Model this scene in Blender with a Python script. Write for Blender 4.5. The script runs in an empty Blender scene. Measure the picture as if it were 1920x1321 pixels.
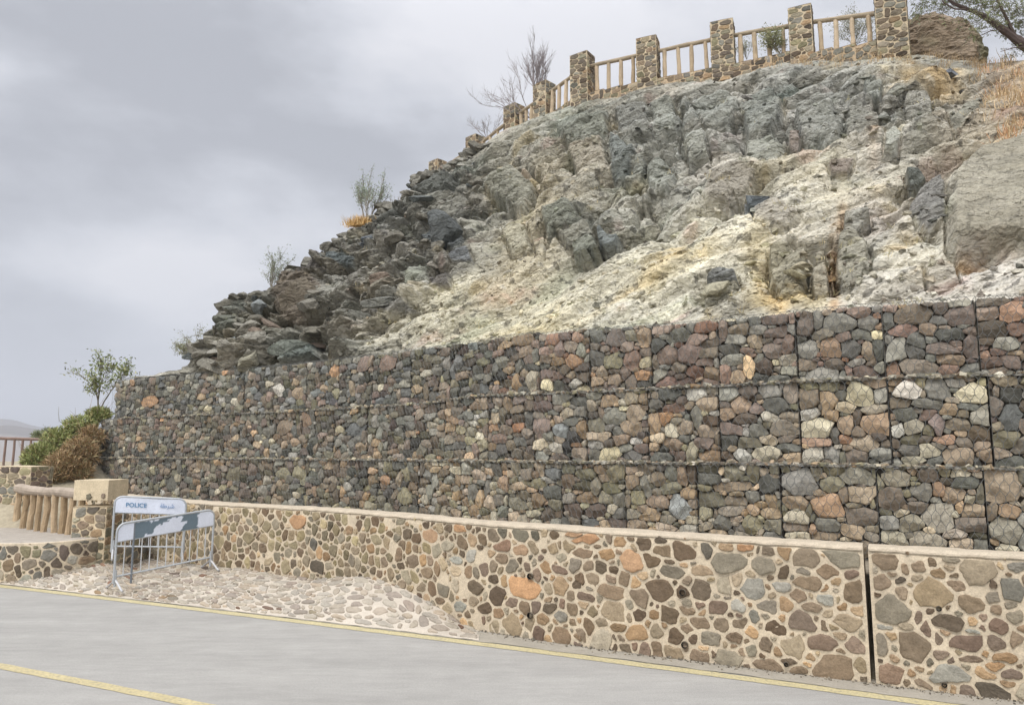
import bpy, math, random
import numpy as np
from mathutils import Vector, Matrix, Euler

R = math.radians
SC = bpy.context.scene
COL = SC.collection
rng = np.random.default_rng(7)
random.seed(7)

# ------------------------------------------------------------------ camera
FPX = 1400.0
PITCH = math.atan(186.5 / FPX)
CP, SP, HC = math.cos(PITCH), math.sin(PITCH), 2.2
cam_d = bpy.data.cameras.new('camera')
cam_d.sensor_width = 36.0
cam_d.lens = 36.0 * FPX / 1920.0
cam_d.clip_start = 0.1
cam_d.clip_end = 20000
cam = bpy.data.objects.new('camera', cam_d)
COL.objects.link(cam)
cam.location = (0, 0, HC)
cam.rotation_euler = (R(90) + PITCH, 0, 0)
SC.camera = cam

# ------------------------------------------------------------------ light
SUN_EL, SUN_AZ = 52.0, 205.0        # azimuth clockwise from +Y (behind the camera, a bit to the left)
sun_d = bpy.data.lights.new('sun', 'SUN')
sun_d.energy = 1.5
sun_d.angle = R(11)
sun_d.color = (1.0, 0.95, 0.88)
sun = bpy.data.objects.new('sun', sun_d)
COL.objects.link(sun)
sd = Vector((math.sin(R(SUN_AZ)) * math.cos(R(SUN_EL)), math.cos(R(SUN_AZ)) * math.cos(R(SUN_EL)), math.sin(R(SUN_EL))))
sun.rotation_euler = sd.to_track_quat('Z', 'Y').to_euler()

SC.view_settings.view_transform = 'Standard'
SC.view_settings.look = 'None'
SC.view_settings.exposure = 0.2
SC.view_settings.gamma = 1.0


def lin(c):
    c = np.asarray(c, float) / 255.0
    return np.where(c <= 0.04045, c / 12.92, ((c + 0.055) / 1.055) ** 2.4)


def ray(px, py):
    px = np.asarray(px, float)
    py = np.asarray(py, float)
    a = px - 960.0
    b = 660.5 - py
    return a + 0 * b, FPX * CP - b * SP + 0 * a, FPX * SP + b * CP + 0 * a


def at(px, py, Y):
    """world point seen at a pixel of the 1920x1321 photo, at world depth Y"""
    x, y, z = ray(px, py)
    return np.stack([x / y * Y, Y + 0 * x, HC + z / y * Y], -1)


def atz(px, py, z0):
    x, y, z = ray(px, py)
    t = (z0 - HC) / z
    return np.stack([x * t, y * t, z0 + 0 * t], -1)


# ------------------------------------------------------------------ world: overcast sky
W = bpy.data.worlds.new('World')
SC.world = W
W.use_nodes = True
nt = W.node_tree
nt.nodes.clear()


def N(tree, typ, **kw):
    n = tree.nodes.new(typ)
    for k, v in kw.items():
        setattr(n, k, v)
    return n


def build_world():
    L = nt.links.new
    out = N(nt, 'ShaderNodeOutputWorld')
    add = N(nt, 'ShaderNodeAddShader')
    b1 = N(nt, 'ShaderNodeBackground')
    b2 = N(nt, 'ShaderNodeBackground')
    sky = N(nt, 'ShaderNodeTexSky', sky_type='NISHITA')
    sky.sun_disc = False
    sky.sun_elevation = R(SUN_EL)
    sky.sun_rotation = R(SUN_AZ)
    sky.air_density = 1.0
    sky.dust_density = 4.0
    L(sky.outputs[0], b1.inputs[0])
    b1.inputs[1].default_value = 0.012
    L(b1.outputs[0], add.inputs[0])
    L(b2.outputs[0], add.inputs[1])
    L(add.outputs[0], out.inputs[0])
    tc = N(nt, 'ShaderNodeTexCoord')
    nrm = N(nt, 'ShaderNodeVectorMath', operation='NORMALIZE')
    L(tc.outputs['Generated'], nrm.inputs[0])
    d = nrm.outputs[0]

    def math_(op, a, b=None, clamp=False):
        m = N(nt, 'ShaderNodeMath', operation=op)
        m.use_clamp = clamp
        for i, v in enumerate((a, b)):
            if v is None:
                continue
            if isinstance(v, (int, float)):
                m.inputs[i].default_value = v
            else:
                L(v, m.inputs[i])
        return m.outputs[0]

    sep = N(nt, 'ShaderNodeSeparateXYZ')
    L(d, sep.inputs[0])
    # cloud noise in a direction space stretched sideways
    mp = N(nt, 'ShaderNodeMapping')
    mp.inputs['Scale'].default_value = (1.5, 1.5, 3.2)
    mp.inputs['Rotation'].default_value = (0, R(14), 0)
    L(d, mp.inputs[0])
    no = N(nt, 'ShaderNodeTexNoise')
    no.inputs['Scale'].default_value = 2.7
    no.inputs['Detail'].default_value = 7
    no.inputs['Roughness'].default_value = 0.52
    no.inputs['Distortion'].default_value = 0.1
    L(mp.outputs[0], no.inputs[0])
    val = math_('MULTIPLY', math_('SUBTRACT', no.outputs[0], 0.5), 2.4)
    for (px, py, rad, amp) in ((150, 150, .38, -.26), (560, 300, .18, -.26), (250, 240, .18, -.12), (900, 60, .26, .34), (360, 440, .20, .42),
                               (900, 190, .14, .08), (60, 330, .16, -.10), (500, 60, .16, -.12), (1300, 60, .4, .22), (60, 720, .2, -.08), (650, 470, .12, .06)):
        x, y, z = ray(px, py)
        v = Vector((float(x), float(y), float(z))).normalized()
        ds = N(nt, 'ShaderNodeVectorMath', operation='SUBTRACT')
        ds.inputs[1].default_value = v
        L(d, ds.inputs[0])
        sc = N(nt, 'ShaderNodeVectorMath', operation='MULTIPLY')
        sc.inputs[1].default_value = (0.8, 0.8, 1.5)
        L(ds.outputs[0], sc.inputs[0])
        ln = N(nt, 'ShaderNodeVectorMath', operation='LENGTH')
        L(sc.outputs[0], ln.inputs[0])
        mr = N(nt, 'ShaderNodeMapRange', interpolation_type='SMOOTHERSTEP')
        mr.inputs[1].default_value = 0
        mr.inputs[2].default_value = rad * 1.5
        mr.inputs[3].default_value = amp
        mr.inputs[4].default_value = 0
        L(ln.outputs['Value'], mr.inputs[0])
        val = math_('ADD', val, mr.outputs[0])
    ramp = N(nt, 'ShaderNodeValToRGB')
    cr = ramp.color_ramp
    cr.elements[0].position = 0.0
    cr.elements[0].color = (*lin((168, 170, 176)), 1)
    cr.elements[1].position = 1.0
    cr.elements[1].color = (*lin((220, 220, 224)), 1)
    for p, c in ((.30, (182, 184, 190)), (.52, (197, 199, 205)), (.75, (209, 210, 215))):
        e = cr.elements.new(p)
        e.color = (*lin(c), 1)
    L(math_('ADD', val, 0.5, clamp=True), ramp.inputs[0])
    # hazy blue-grey near the horizon
    hz = N(nt, 'ShaderNodeMapRange', interpolation_type='SMOOTHSTEP')
    hz.inputs[1].default_value = 0.0
    hz.inputs[2].default_value = 0.24
    hz.inputs[3].default_value = 0.8
    hz.inputs[4].default_value = 0.0
    L(sep.outputs[2], hz.inputs[0])
    mix = N(nt, 'ShaderNodeMix', data_type='RGBA')
    L(hz.outputs[0], mix.inputs[0])
    L(ramp.outputs[0], mix.inputs[6])
    mix.inputs[7].default_value = (*lin((196, 200, 209)), 1)
    # brighter towards the zenith and towards the veiled sun behind the camera
    up = N(nt, 'ShaderNodeMapRange', interpolation_type='SMOOTHSTEP')
    up.inputs[1].default_value = 0.45
    up.inputs[2].default_value = 1.0
    up.inputs[3].default_value = 0.0
    up.inputs[4].default_value = 1.5
    L(sep.outputs[2], up.inputs[0])
    dt = N(nt, 'ShaderNodeVectorMath', operation='DOT_PRODUCT')
    dt.inputs[1].default_value = sd
    L(d, dt.inputs[0])
    gl = N(nt, 'ShaderNodeMapRange', interpolation_type='SMOOTHSTEP')
    gl.inputs[1].default_value = 0.35
    gl.inputs[2].default_value = 1.0
    gl.inputs[3].default_value = 0.0
    gl.inputs[4].default_value = 2.4
    L(dt.outputs['Value'], gl.inputs[0])
    st = math_('ADD', math_('ADD', up.outputs[0], gl.outputs[0]), 0.97)
    L(mix.outputs[2], b2.inputs[0])
    L(st, b2.inputs[1])


build_world()

# ------------------------------------------------------------------ noise helpers (numpy)
_perm = np.random.default_rng(99).random((64, 64, 64))


def vnoise(x, y, z, seed=0):
    x = x + seed * 7.31
    y = y + seed * 3.17
    z = z + seed * 5.71
    xi, yi, zi = np.floor(x).astype(int), np.floor(y).astype(int), np.floor(z).astype(int)
    xf, yf, zf = x - xi, y - yi, z - zi
    xf = xf * xf * (3 - 2 * xf)
    yf = yf * yf * (3 - 2 * yf)
    zf = zf * zf * (3 - 2 * zf)
    x0, x1, y0, y1, z0, z1 = xi & 63, (xi + 1) & 63, yi & 63, (yi + 1) & 63, zi & 63, (zi + 1) & 63
    P = _perm
    a = P[x0, y0, z0] * (1 - xf) + P[x1, y0, z0] * xf
    b = P[x0, y1, z0] * (1 - xf) + P[x1, y1, z0] * xf
    c = P[x0, y0, z1] * (1 - xf) + P[x1, y0, z1] * xf
    d = P[x0, y1, z1] * (1 - xf) + P[x1, y1, z1] * xf
    return ((a * (1 - yf) + b * yf) * (1 - zf) + (c * (1 - yf) + d * yf) * zf) * 2 - 1


def fbm(x, y, z, octv=4, rough=0.5, seed=0):
    s = np.zeros(np.broadcast(x, y, z).shape)
    a, t = 1.0, 0.0
    for o in range(octv):
        s += a * vnoise(x * 2 ** o, y * 2 ** o, z * 2 ** o, seed + o * 1.7)
        t += a
        a *= rough
    return s / t


def sstep(a, b, x):
    t = np.clip((x - a) / (b - a), 0, 1)
    return t * t * (3 - 2 * t)


# ------------------------------------------------------------------ mesh buffer
class MB:
    def __init__(s):
        s.v, s.q, s.t, s.c, s.n = [], [], [], [], 0

    def add(s, v, q=None, t=None, c=(1, 1, 1)):
        v = np.asarray(v, float).reshape(-1, 3)
        if q is not None and len(q):
            s.q.append(np.asarray(q, int).reshape(-1, 4) + s.n)
        if t is not None and len(t):
            s.t.append(np.asarray(t, int).reshape(-1, 3) + s.n)
        c = np.asarray(c, float)
        s.c.append(np.broadcast_to(c, (len(v), 3)) if c.ndim == 1 else c)
        s.v.append(v)
        s.n += len(v)
        return s

    def build(s, name, mat, parent=None, smooth=False, origin=None):
        v = np.concatenate(s.v)
        if origin is not None:
            v = v - np.asarray(origin, float)
        c = np.concatenate(s.c)
        q = np.concatenate(s.q) if s.q else np.zeros((0, 4), int)
        t = np.concatenate(s.t) if s.t else np.zeros((0, 3), int)
        me = bpy.data.meshes.new(name)
        me.vertices.add(len(v))
        me.vertices.foreach_set('co', v.astype(np.float32).ravel())
        nl = q.size + t.size
        me.loops.add(nl)
        me.loops.foreach_set('vertex_index', np.concatenate([q.ravel(), t.ravel()]).astype(np.int32))
        me.polygons.add(len(q) + len(t))
        st = np.concatenate([np.arange(len(q)) * 4, q.size + np.arange(len(t)) * 3]).astype(np.int32)
        me.polygons.foreach_set('loop_start', st)
        me.update(calc_edges=True)
        me.polygons.foreach_set('use_smooth', np.full(len(q) + len(t), smooth))
        ca = me.color_attributes.new('Col', 'FLOAT_COLOR', 'POINT')
        c4 = np.ones((len(v), 4), np.float32)
        c4[:, :3] = c
        ca.data.foreach_set('color', c4.ravel())
        me.materials.append(mat)
        me.validate()
        o = bpy.data.objects.new(name, me)
        COL.objects.link(o)
        if parent is not None:
            o.parent = parent
        elif origin is not None:
            o.location = origin
        return o


def box_mb(mb, cx, cy, cz, sx, sy, sz, c=(1, 1, 1), M=None):
    v = np.array([[x, y, z] for z in (-.5, .5) for y in (-.5, .5) for x in (-.5, .5)]) * [sx, sy, sz]
    if M is not None:
        v = v @ np.array(M.to_3x3()).T
    v = v + [cx, cy, cz]
    q = [[0, 2, 3, 1], [4, 5, 7, 6], [0, 1, 5, 4], [2, 6, 7, 3], [0, 4, 6, 2], [1, 3, 7, 5]]
    return mb.add(v, q, c=c)


def tube(mb, pts, rad, n=7, c=(1, 1, 1), wob=0.0, cap=True, seed=0):
    pts = np.asarray(pts, float)
    m = len(pts)
    rad = np.broadcast_to(np.asarray(rad, float), (m,))
    tg = np.gradient(pts, axis=0)
    tg /= np.linalg.norm(tg, axis=1)[:, None] + 1e-9
    ref = np.array([0, 0, 1.0]) if abs(tg[0][2]) < .9 else np.array([1.0, 0, 0])
    a = np.cross(tg, ref)
    a /= np.linalg.norm(a, axis=1)[:, None] + 1e-9
    b = np.cross(tg, a)
    th = np.arange(n) / n * 2 * np.pi
    rr = rad[:, None] * (1 + (wob * vnoise(np.arange(m)[:, None] * .7 + seed, th[None] * 1.3, np.zeros((m, n)) + seed) if wob else 0))
    v = pts[:, None] + rr[..., None] * (np.cos(th)[None, :, None] * a[:, None] + np.sin(th)[None, :, None] * b[:, None])
    i = np.arange(m - 1)[:, None] * n
    j = np.arange(n)[None]
    k = (j + 1) % n
    q = np.stack([i + j, i + k, i + n + k, i + n + j], -1).reshape(-1, 4)
    vv = v.reshape(-1, 3)
    t = []
    if cap:
        vv = np.concatenate([vv, pts[:1], pts[-1:]])
        jj = np.arange(n)
        kk = (jj + 1) % n
        t = np.concatenate([np.stack([np.full(n, m * n), kk, jj], -1),
                            np.stack([np.full(n, m * n + 1), (m - 1) * n + jj, (m - 1) * n + kk], -1)])
    return mb.add(vv, q, t, c)


def tag(o, label=None, cat=None, group=None, kind=None):
    if label: o['label'] = label
    if cat: o['category'] = cat
    if group: o['group'] = group
    if kind: o['kind'] = kind
    return o


def empty(name, loc, label=None, cat=None, group=None):
    o = bpy.data.objects.new(name, None)
    o.empty_display_size = 0.2
    COL.objects.link(o)
    o.location = [float(v) for v in loc]
    return tag(o, label, cat, group)


def put(o, parent):
    """parent keeping world coordinates of a mesh whose vertices are in world space"""
    o.parent = parent
    o.matrix_parent_inverse = Matrix.Translation(-Vector(parent.location))
    return o


# ------------------------------------------------------------------ materials
def mat_attr(name, rough=0.9, n1=(9, .22), n2=(60, .25), bump=(45, .35, .01), bump2=None, spec=0.25, tint=None, metal=0.0):
    m = bpy.data.materials.new(name)
    m.use_nodes = True
    t = m.node_tree
    L = t.links.new
    p = t.nodes['Principled BSDF']
    p.inputs['Roughness'].default_value = rough
    p.inputs['Specular IOR Level'].default_value = spec
    p.inputs['Metallic'].default_value = metal
    at_ = N(t, 'ShaderNodeAttribute', attribute_name='Col')
    ge = N(t, 'ShaderNodeNewGeometry')
    fac = None
    for (s, a) in (n1, n2):
        no = N(t, 'ShaderNodeTexNoise')
        no.inputs['Scale'].default_value = s
        no.inputs['Detail'].default_value = 5
        no.inputs['Roughness'].default_value = 0.62
        L(ge.outputs['Position'], no.inputs['Vector'])
        mr = N(t, 'ShaderNodeMapRange')
        mr.inputs[1].default_value = .25
        mr.inputs[2].default_value = .75
        mr.inputs[3].default_value = 1 - a
        mr.inputs[4].default_value = 1 + a
        L(no.outputs[0], mr.inputs[0])
        if fac is None:
            fac = mr.outputs[0]
        else:
            mm = N(t, 'ShaderNodeMath', operation='MULTIPLY')
            L(fac, mm.inputs[0])
            L(mr.outputs[0], mm.inputs[1])
            fac = mm.outputs[0]
    vm = N(t, 'ShaderNodeVectorMath', operation='SCALE')
    L(at_.outputs['Color'], vm.inputs[0])
    L(fac, vm.inputs['Scale'])
    col = vm.outputs[0]
    if tint:
        sc, c2, amt = tint
        no = N(t, 'ShaderNodeTexNoise')
        no.inputs['Scale'].default_value = sc
        no.inputs['Detail'].default_value = 6
        no.inputs['Roughness'].default_value = 0.6
        L(ge.outputs['Position'], no.inputs['Vector'])
        mr = N(t, 'ShaderNodeMapRange')
        mr.inputs[1].default_value = .5
        mr.inputs[2].default_value = .72
        mr.inputs[4].default_value = amt
        L(no.outputs[0], mr.inputs[0])
        mx = N(t, 'ShaderNodeMix', data_type='RGBA')
        L(mr.outputs[0], mx.inputs[0])
        L(col, mx.inputs[6])
        mx.inputs[7].default_value = (*lin(c2), 1)
        col = mx.outputs[2]
    L(col, p.inputs['Base Color'])
    prev = None
    for b in (bump, bump2):
        if not b:
            continue
        no = N(t, 'ShaderNodeTexNoise')
        no.inputs['Scale'].default_value = b[0]
        no.inputs['Detail'].default_value = 6
        no.inputs['Roughness'].default_value = 0.6
        L(ge.outputs['Position'], no.inputs['Vector'])
        bn = N(t, 'ShaderNodeBump')
        bn.inputs['Strength'].default_value = b[1]
        bn.inputs['Distance'].default_value = b[2]
        L(no.outputs[0], bn.inputs['Height'])
        if prev:
            L(prev, bn.inputs['Normal'])
        prev = bn.outputs[0]
    if prev:
        L(prev, p.inputs['Normal'])
    return m


def mat_plain(name, c, rough=0.7, metal=0.0, **kw):
    m = mat_attr(name, rough=rough, metal=metal, **kw)
    return m


M_STONE = mat_attr('dry_stone', n1=(11, .28), n2=(70, .30), bump=(30, .55, .02), bump2=(120, .4, .006))
M_MASON = mat_attr('mortared_stone', n1=(7, .18), n2=(55, .26), bump=(28, .45, .012), bump2=(130, .35, .004))
M_APRON = mat_attr('apron_stone', n1=(3, .14), n2=(50, .16), bump=(25, .4, .01), bump2=(120, .3, .003))
M_ROCK = mat_attr('rock', n1=(2.2, .22), n2=(16, .34), bump=(7, .8, .09), bump2=(42, .75, .02))


def add_fracture(m):
    """angular fracture relief and thin dark seams for bedrock"""
    t = m.node_tree
    L = t.links.new
    p = t.nodes['Principled BSDF']
    src = p.inputs['Normal'].links[0].from_socket
    ge = N(t, 'ShaderNodeNewGeometry')
    wn = N(t, 'ShaderNodeTexNoise')
    wn.inputs['Scale'].default_value = 2.5
    wn.inputs['Detail'].default_value = 3
    L(ge.outputs['Position'], wn.inputs['Vector'])
    wa = N(t, 'ShaderNodeVectorMath', operation='MULTIPLY_ADD')
    L(wn.outputs['Color'], wa.inputs[0])
    wa.inputs[1].default_value = (.35, .35, .35)
    L(ge.outputs['Position'], wa.inputs[2])
    mp = N(t, 'ShaderNodeMapping')
    mp.inputs['Rotation'].default_value = (R(25), R(-32), R(20))
    mp.inputs['Scale'].default_value = (.75, 1, 1.6)
    L(wa.outputs[0], mp.inputs[0])
    prev = src
    for sc, st, di in ((2.6, .8, .10), (7.5, .8, .045), (20, .7, .018)):
        vo = N(t, 'ShaderNodeTexVoronoi', distance='CHEBYCHEV', feature='F1')
        vo.inputs['Scale'].default_value = sc
        L(mp.outputs[0], vo.inputs['Vector'])
        bn = N(t, 'ShaderNodeBump')
        bn.invert = True
        bn.inputs['Strength'].default_value = st
        bn.inputs['Distance'].default_value = di
        L(vo.outputs['Distance'], bn.inputs['Height'])
        L(prev, bn.inputs['Normal'])
        prev = bn.outputs[0]
    L(prev, p.inputs['Normal'])
    # seams
    vo = N(t, 'ShaderNodeTexVoronoi', feature='DISTANCE_TO_EDGE')
    vo.inputs['Scale'].default_value = 3.2
    L(mp.outputs[0], vo.inputs['Vector'])
    mr = N(t, 'ShaderNodeMapRange')
    mr.inputs[1].default_value = .0
    mr.inputs[2].default_value = .045
    mr.inputs[3].default_value = .62
    mr.inputs[4].default_value = 1.0
    L(vo.outputs['Distance'], mr.inputs[0])
    bc = p.inputs['Base Color'].links[0].from_socket
    vm = N(t, 'ShaderNodeVectorMath', operation='SCALE')
    L(bc, vm.inputs[0])
    L(mr.outputs[0], vm.inputs['Scale'])
    L(vm.outputs[0], p.inputs['Base Color'])


M_ROCK = mat_attr('rock', n1=(2.2, .18), n2=(16, .30), bump=(14, .3, .025), bump2=(48, .5, .012))
add_fracture(M_ROCK)
M_GROUND = mat_attr('earth', n1=(.7, .15), n2=(12, .25), bump=(10, .5, .03))
M_WOOD = mat_attr('wood', n1=(5, .22), n2=(60, .25), bump=(60, .4, .006))
M_WIRE = mat_attr('wire', rough=.55, n1=(5, .1), n2=(30, .1), bump=None, metal=.3)
M_STEEL = mat_attr('galvanised_steel', rough=.5, n1=(6, .12), n2=(40, .12), bump=(90, .1, .001), metal=.25, spec=.4)
M_PAINT = mat_attr('sheet_paint', rough=.55, n1=(5, .06), n2=(40, .08), bump=(10, .15, .004), spec=.4)
M_LEAF = mat_attr('foliage', rough=.7, n1=(3, .2), n2=(20, .2), bump=None)
M_BARK = mat_attr('bark', n1=(8, .2), n2=(60, .25), bump=(60, .4, .006))
M_DARK = mat_attr('dark_recess', n1=(8, .2), n2=(60, .2), bump=(30, .5, .02))


def mat_road():
    m = bpy.data.materials.new('asphalt')
    m.use_nodes = True
    t = m.node_tree
    L = t.links.new
    p = t.nodes['Principled BSDF']
    p.inputs['Roughness'].default_value = .85
    p.inputs['Specular IOR Level'].default_value = .3
    ge = N(t, 'ShaderNodeNewGeometry')
    at_ = N(t, 'ShaderNodeAttribute', attribute_name='Col')
    mp = N(t, 'ShaderNodeMapping')
    mp.inputs['Rotation'].default_value = (0, 0, R(25.5))
    mp.inputs['Scale'].default_value = (.22, 1.3, 1)
    L(ge.outputs['Position'], mp.inputs[0])
    fac = None
    for vec, s, a, rg in ((mp.outputs[0], 1.4, .12, .6), (mp.outputs[0], 9, .09, .7), (ge.outputs['Position'], 3.1, .07, .6), (ge.outputs['Position'], 40, .16, .8), (ge.outputs['Position'], 120, .30, .7)):
        no = N(t, 'ShaderNodeTexNoise')
        no.inputs['Scale'].default_value = s
        no.inputs['Detail'].default_value = 6
        no.inputs['Roughness'].default_value = rg
        L(vec, no.inputs['Vector'])
        mr = N(t, 'ShaderNodeMapRange')
        mr.inputs[1].default_value = .25
        mr.inputs[2].default_value = .75
        mr.inputs[3].default_value = 1 - a
        mr.inputs[4].default_value = 1 + a
        L(no.outputs[0], mr.inputs[0])
        if fac is None:
            fac = mr.outputs[0]
        else:
            mm = N(t, 'ShaderNodeMath', operation='MULTIPLY')
            L(fac, mm.inputs[0])
            L(mr.outputs[0], mm.inputs[1])
            fac = mm.outputs[0]
    vm = N(t, 'ShaderNodeVectorMath', operation='SCALE')
    L(at_.outputs['Color'], vm.inputs[0])
    L(fac, vm.inputs['Scale'])
    L(vm.outputs[0], p.inputs['Base Color'])
    no = N(t, 'ShaderNodeTexNoise')
    no.inputs['Scale'].default_value = 140
    no.inputs['Detail'].default_value = 4
    L(ge.outputs['Position'], no.inputs['Vector'])
    bn = N(t, 'ShaderNodeBump')
    bn.inputs['Strength'].default_value = .35
    bn.inputs['Distance'].default_value = .004
    L(no.outputs[0], bn.inputs['Height'])
    L(bn.outputs[0], p.inputs['Normal'])
    return m


M_ROAD = mat_road()

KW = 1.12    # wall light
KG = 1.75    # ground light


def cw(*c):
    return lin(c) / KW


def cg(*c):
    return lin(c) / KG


# ------------------------------------------------------------------ plan curves
class Path:
    def __init__(s, pts, smooth=True):
        p = np.array(pts, float)
        if smooth:
            d = np.r_[0, np.cumsum(np.linalg.norm(np.diff(p, axis=0), axis=1))]
            u = np.linspace(0, d[-1], 400)
            q = np.stack([np.interp(u, d, p[:, 0]), np.interp(u, d, p[:, 1])], -1)
            k = np.hanning(41)
            k /= k.sum()
            e = 20
            qq = np.concatenate([q[:1] - (q[1:e + 1][::-1] - q[:1]), q, q[-1:] + (q[-1:] - q[-e - 1:-1][::-1])])
            p = np.stack([np.convolve(qq[:, i], k, 'valid') for i in (0, 1)], -1)
        s.p = p
        s.d = np.r_[0, np.cumsum(np.linalg.norm(np.diff(p, axis=0), axis=1))]
        s.L = s.d[-1]
        tg = np.gradient(p, s.d, axis=0)
        s.tg = tg / np.linalg.norm(tg, axis=1)[:, None]

    def pos(s, u, out=0.0):
        """point at arc length u, moved `out` metres to the road side"""
        u = np.asarray(u, float)
        x = np.interp(u, s.d, s.p[:, 0])
        y = np.interp(u, s.d, s.p[:, 1])
        tx = np.interp(u, s.d, s.tg[:, 0])
        ty = np.interp(u, s.d, s.tg[:, 1])
        return x + ty * out, y - tx * out

    def world(s, u, z, out=0.0):
        x, y = s.pos(u, out)
        return np.stack([x, y, z + 0 * x], -1)

    def uz(s, px, py, out=0.0):
        """photo pixel -> (arc length, height) on the vertical surface over the curve"""
        u = np.linspace(0, s.L, 1200)
        x, y = s.pos(u, out)
        rx, ry, rz = ray(px, py)
        k = np.interp(float(rx / ry), x / y, u)
        yy = np.interp(k, u, y)
        return k, HC + float(rz / ry) * yy


GAB = Path([(-10.75, 19.5), (-10.3, 19.2), (-7.5, 17.4), (-4.7, 15.6), (-1.7, 13.35), (1.0, 10.95), (2.65, 9.75), (3.45, 9.2), (4.5, 8.6), (5.6, 8.05), (8.2, 6.9), (10.5, 6.0)])
WAL = Path([(-10.6, 18.0), (-8.3, 16.0), (-6.0, 13.95), (-5.3, 13.42), (-3.04, 11.95), (-1.69, 10.8), (-.40, 9.65), (.56, 9.0), (2.19, 8.15), (3.46, 7.5), (4.52, 6.98), (5.6, 6.5), (9.0, 5.1)])
ROADL = atz(np.array([-0.0, 312, 600, 792, 1100, 1400, 1750]), np.array([1098, 1134, 1170, 1192, 1230, 1270, 1321]), 0.0)[:, :2]
ROADP = Path(np.concatenate([[[-60, 33.0], [-30, 22.3], [-14, 15.25]], ROADL, [[6.5, 5.5], [14, 2.0], [50, -14]]]))


# ------------------------------------------------------------------ stone packing
def pack(w, h, rr, rng, fixed=(), aspect=(1.0, 1.9), tries=900, ov=0.86, rot=0.18, tall=.12):
    """random stones in a w x h rectangle. fixed: (x, y, a, b, color, rot)."""
    S = [list(f) for f in fixed]
    A = np.array([[f[0], f[1], f[2], f[3]] for f in S]) if S else np.zeros((0, 4))
    rs = np.sort(rr[0] + (rr[1] - rr[0]) * rng.random(tries) ** 2.0)[::-1]
    for r in rs:
        for _ in range(3):
            asp = rng.uniform(*aspect)
            a, b = r * asp ** .5, r / asp ** .5
            if rng.random() < tall:
                a, b = b, a
            x, y = rng.uniform(a * .6, w - a * .6), rng.uniform(b * .6, h - b * .6)
            if len(A):
                q = ((A[:, 0] - x) / (A[:, 2] + a)) ** 2 + ((A[:, 1] - y) / (A[:, 3] + b)) ** 2
                if q.min() < ov * ov:
                    continue
            S.append([x, y, a, b, None, rng.normal(0, rot)])
            A = np.vstack([A, [x, y, a, b]])
            break
    return S


def cells(S, w, h, rng, cap=1.5, gap=0.012, nth=22, kk=None, bounds=None, irr=.13, nside=(4, 7), smooth=.35):
    """grow every stone (a random convex polygon) until it meets its neighbours; returns list of (cx, cy, radii)"""
    A = np.array([[s[0], s[1], s[2], s[3], s[5]] for s in S])
    n = len(S)
    NS = 7
    NX, NY = np.zeros((n, NS)), np.zeros((n, NS))
    for i in range(n):
        k = rng.integers(nside[0], nside[1] + 1)
        ph = (np.arange(k) + rng.normal(0, .17, k)) / k * 2 * np.pi + (np.pi / 4 * 0 if k == 4 else rng.uniform(0, 6.28))
        d = 1 + rng.normal(0, irr * .6, k)
        if k == 4:
            d *= .93
        idx = np.arange(NS) % k
        NX[i], NY[i] = (np.cos(ph) / d)[idx], (np.sin(ph) / d)[idx]
    th = np.arange(nth) / nth * 2 * np.pi
    ct, st = np.cos(th), np.sin(th)
    ns = 34
    out = []
    for i, s in enumerate(S):
        x, y, a, b, ro = A[i]
        R_ = 1.5 * max(a, b) * cap / 1.15
        d = np.hypot(A[:, 0] - x, A[:, 1] - y) - np.maximum(A[:, 2], A[:, 3]) * 1.6
        nb = np.where((d < R_))[0]
        nb = nb[nb != i]
        r = np.linspace(R_ / ns, R_, ns)
        X = x + r[:, None] * ct
        Y = y + r[:, None] * st

        def met(j):
            j = np.atleast_1d(j)
            xx, yy, aa, bb, rr = (A[j, k][:, None, None] for k in range(5))
            dx, dy = X - xx, Y - yy
            c, s_ = np.cos(rr), np.sin(rr)
            u, v = (dx * c + dy * s_) / aa, (-dx * s_ + dy * c) / bb
            m = NX[j, 0][:, None, None] * u + NY[j, 0][:, None, None] * v
            for q in range(1, NS):
                m = np.maximum(m, NX[j, q][:, None, None] * u + NY[j, q][:, None, None] * v)
            return m + .12 * np.sqrt(u * u + v * v)
        mi = met(i)[0]
        bad = (mi > cap)
        if len(nb):
            bad |= (met(nb).min(0) <= mi)
        if bounds is not None:
            bad |= ~bounds(X, Y, x, y)
        else:
            bad |= (X < 0) | (X > w) | (Y < 0) | (Y > h)
        bad[-1] = True
        first = np.argmax(bad, axis=0)
        rad = r[first] - R_ / ns * .5
        rad = np.maximum(rad - gap * .5, .25 * min(a, b))
        rad = (rad + (np.roll(rad, 1) + np.roll(rad, -1)) * smooth * .5) / (1 + smooth)
        for _ in range(5):
            a_, b_ = np.roll(rad, 1), np.roll(rad, -1)
            rad = np.maximum(rad, .985 * 2 * a_ * b_ * np.cos(2 * np.pi / nth) / (a_ + b_))
        rad = rad * (1 + rng.normal(0, .015, nth))
        out.append((x, y, rad))
    return out


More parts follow.
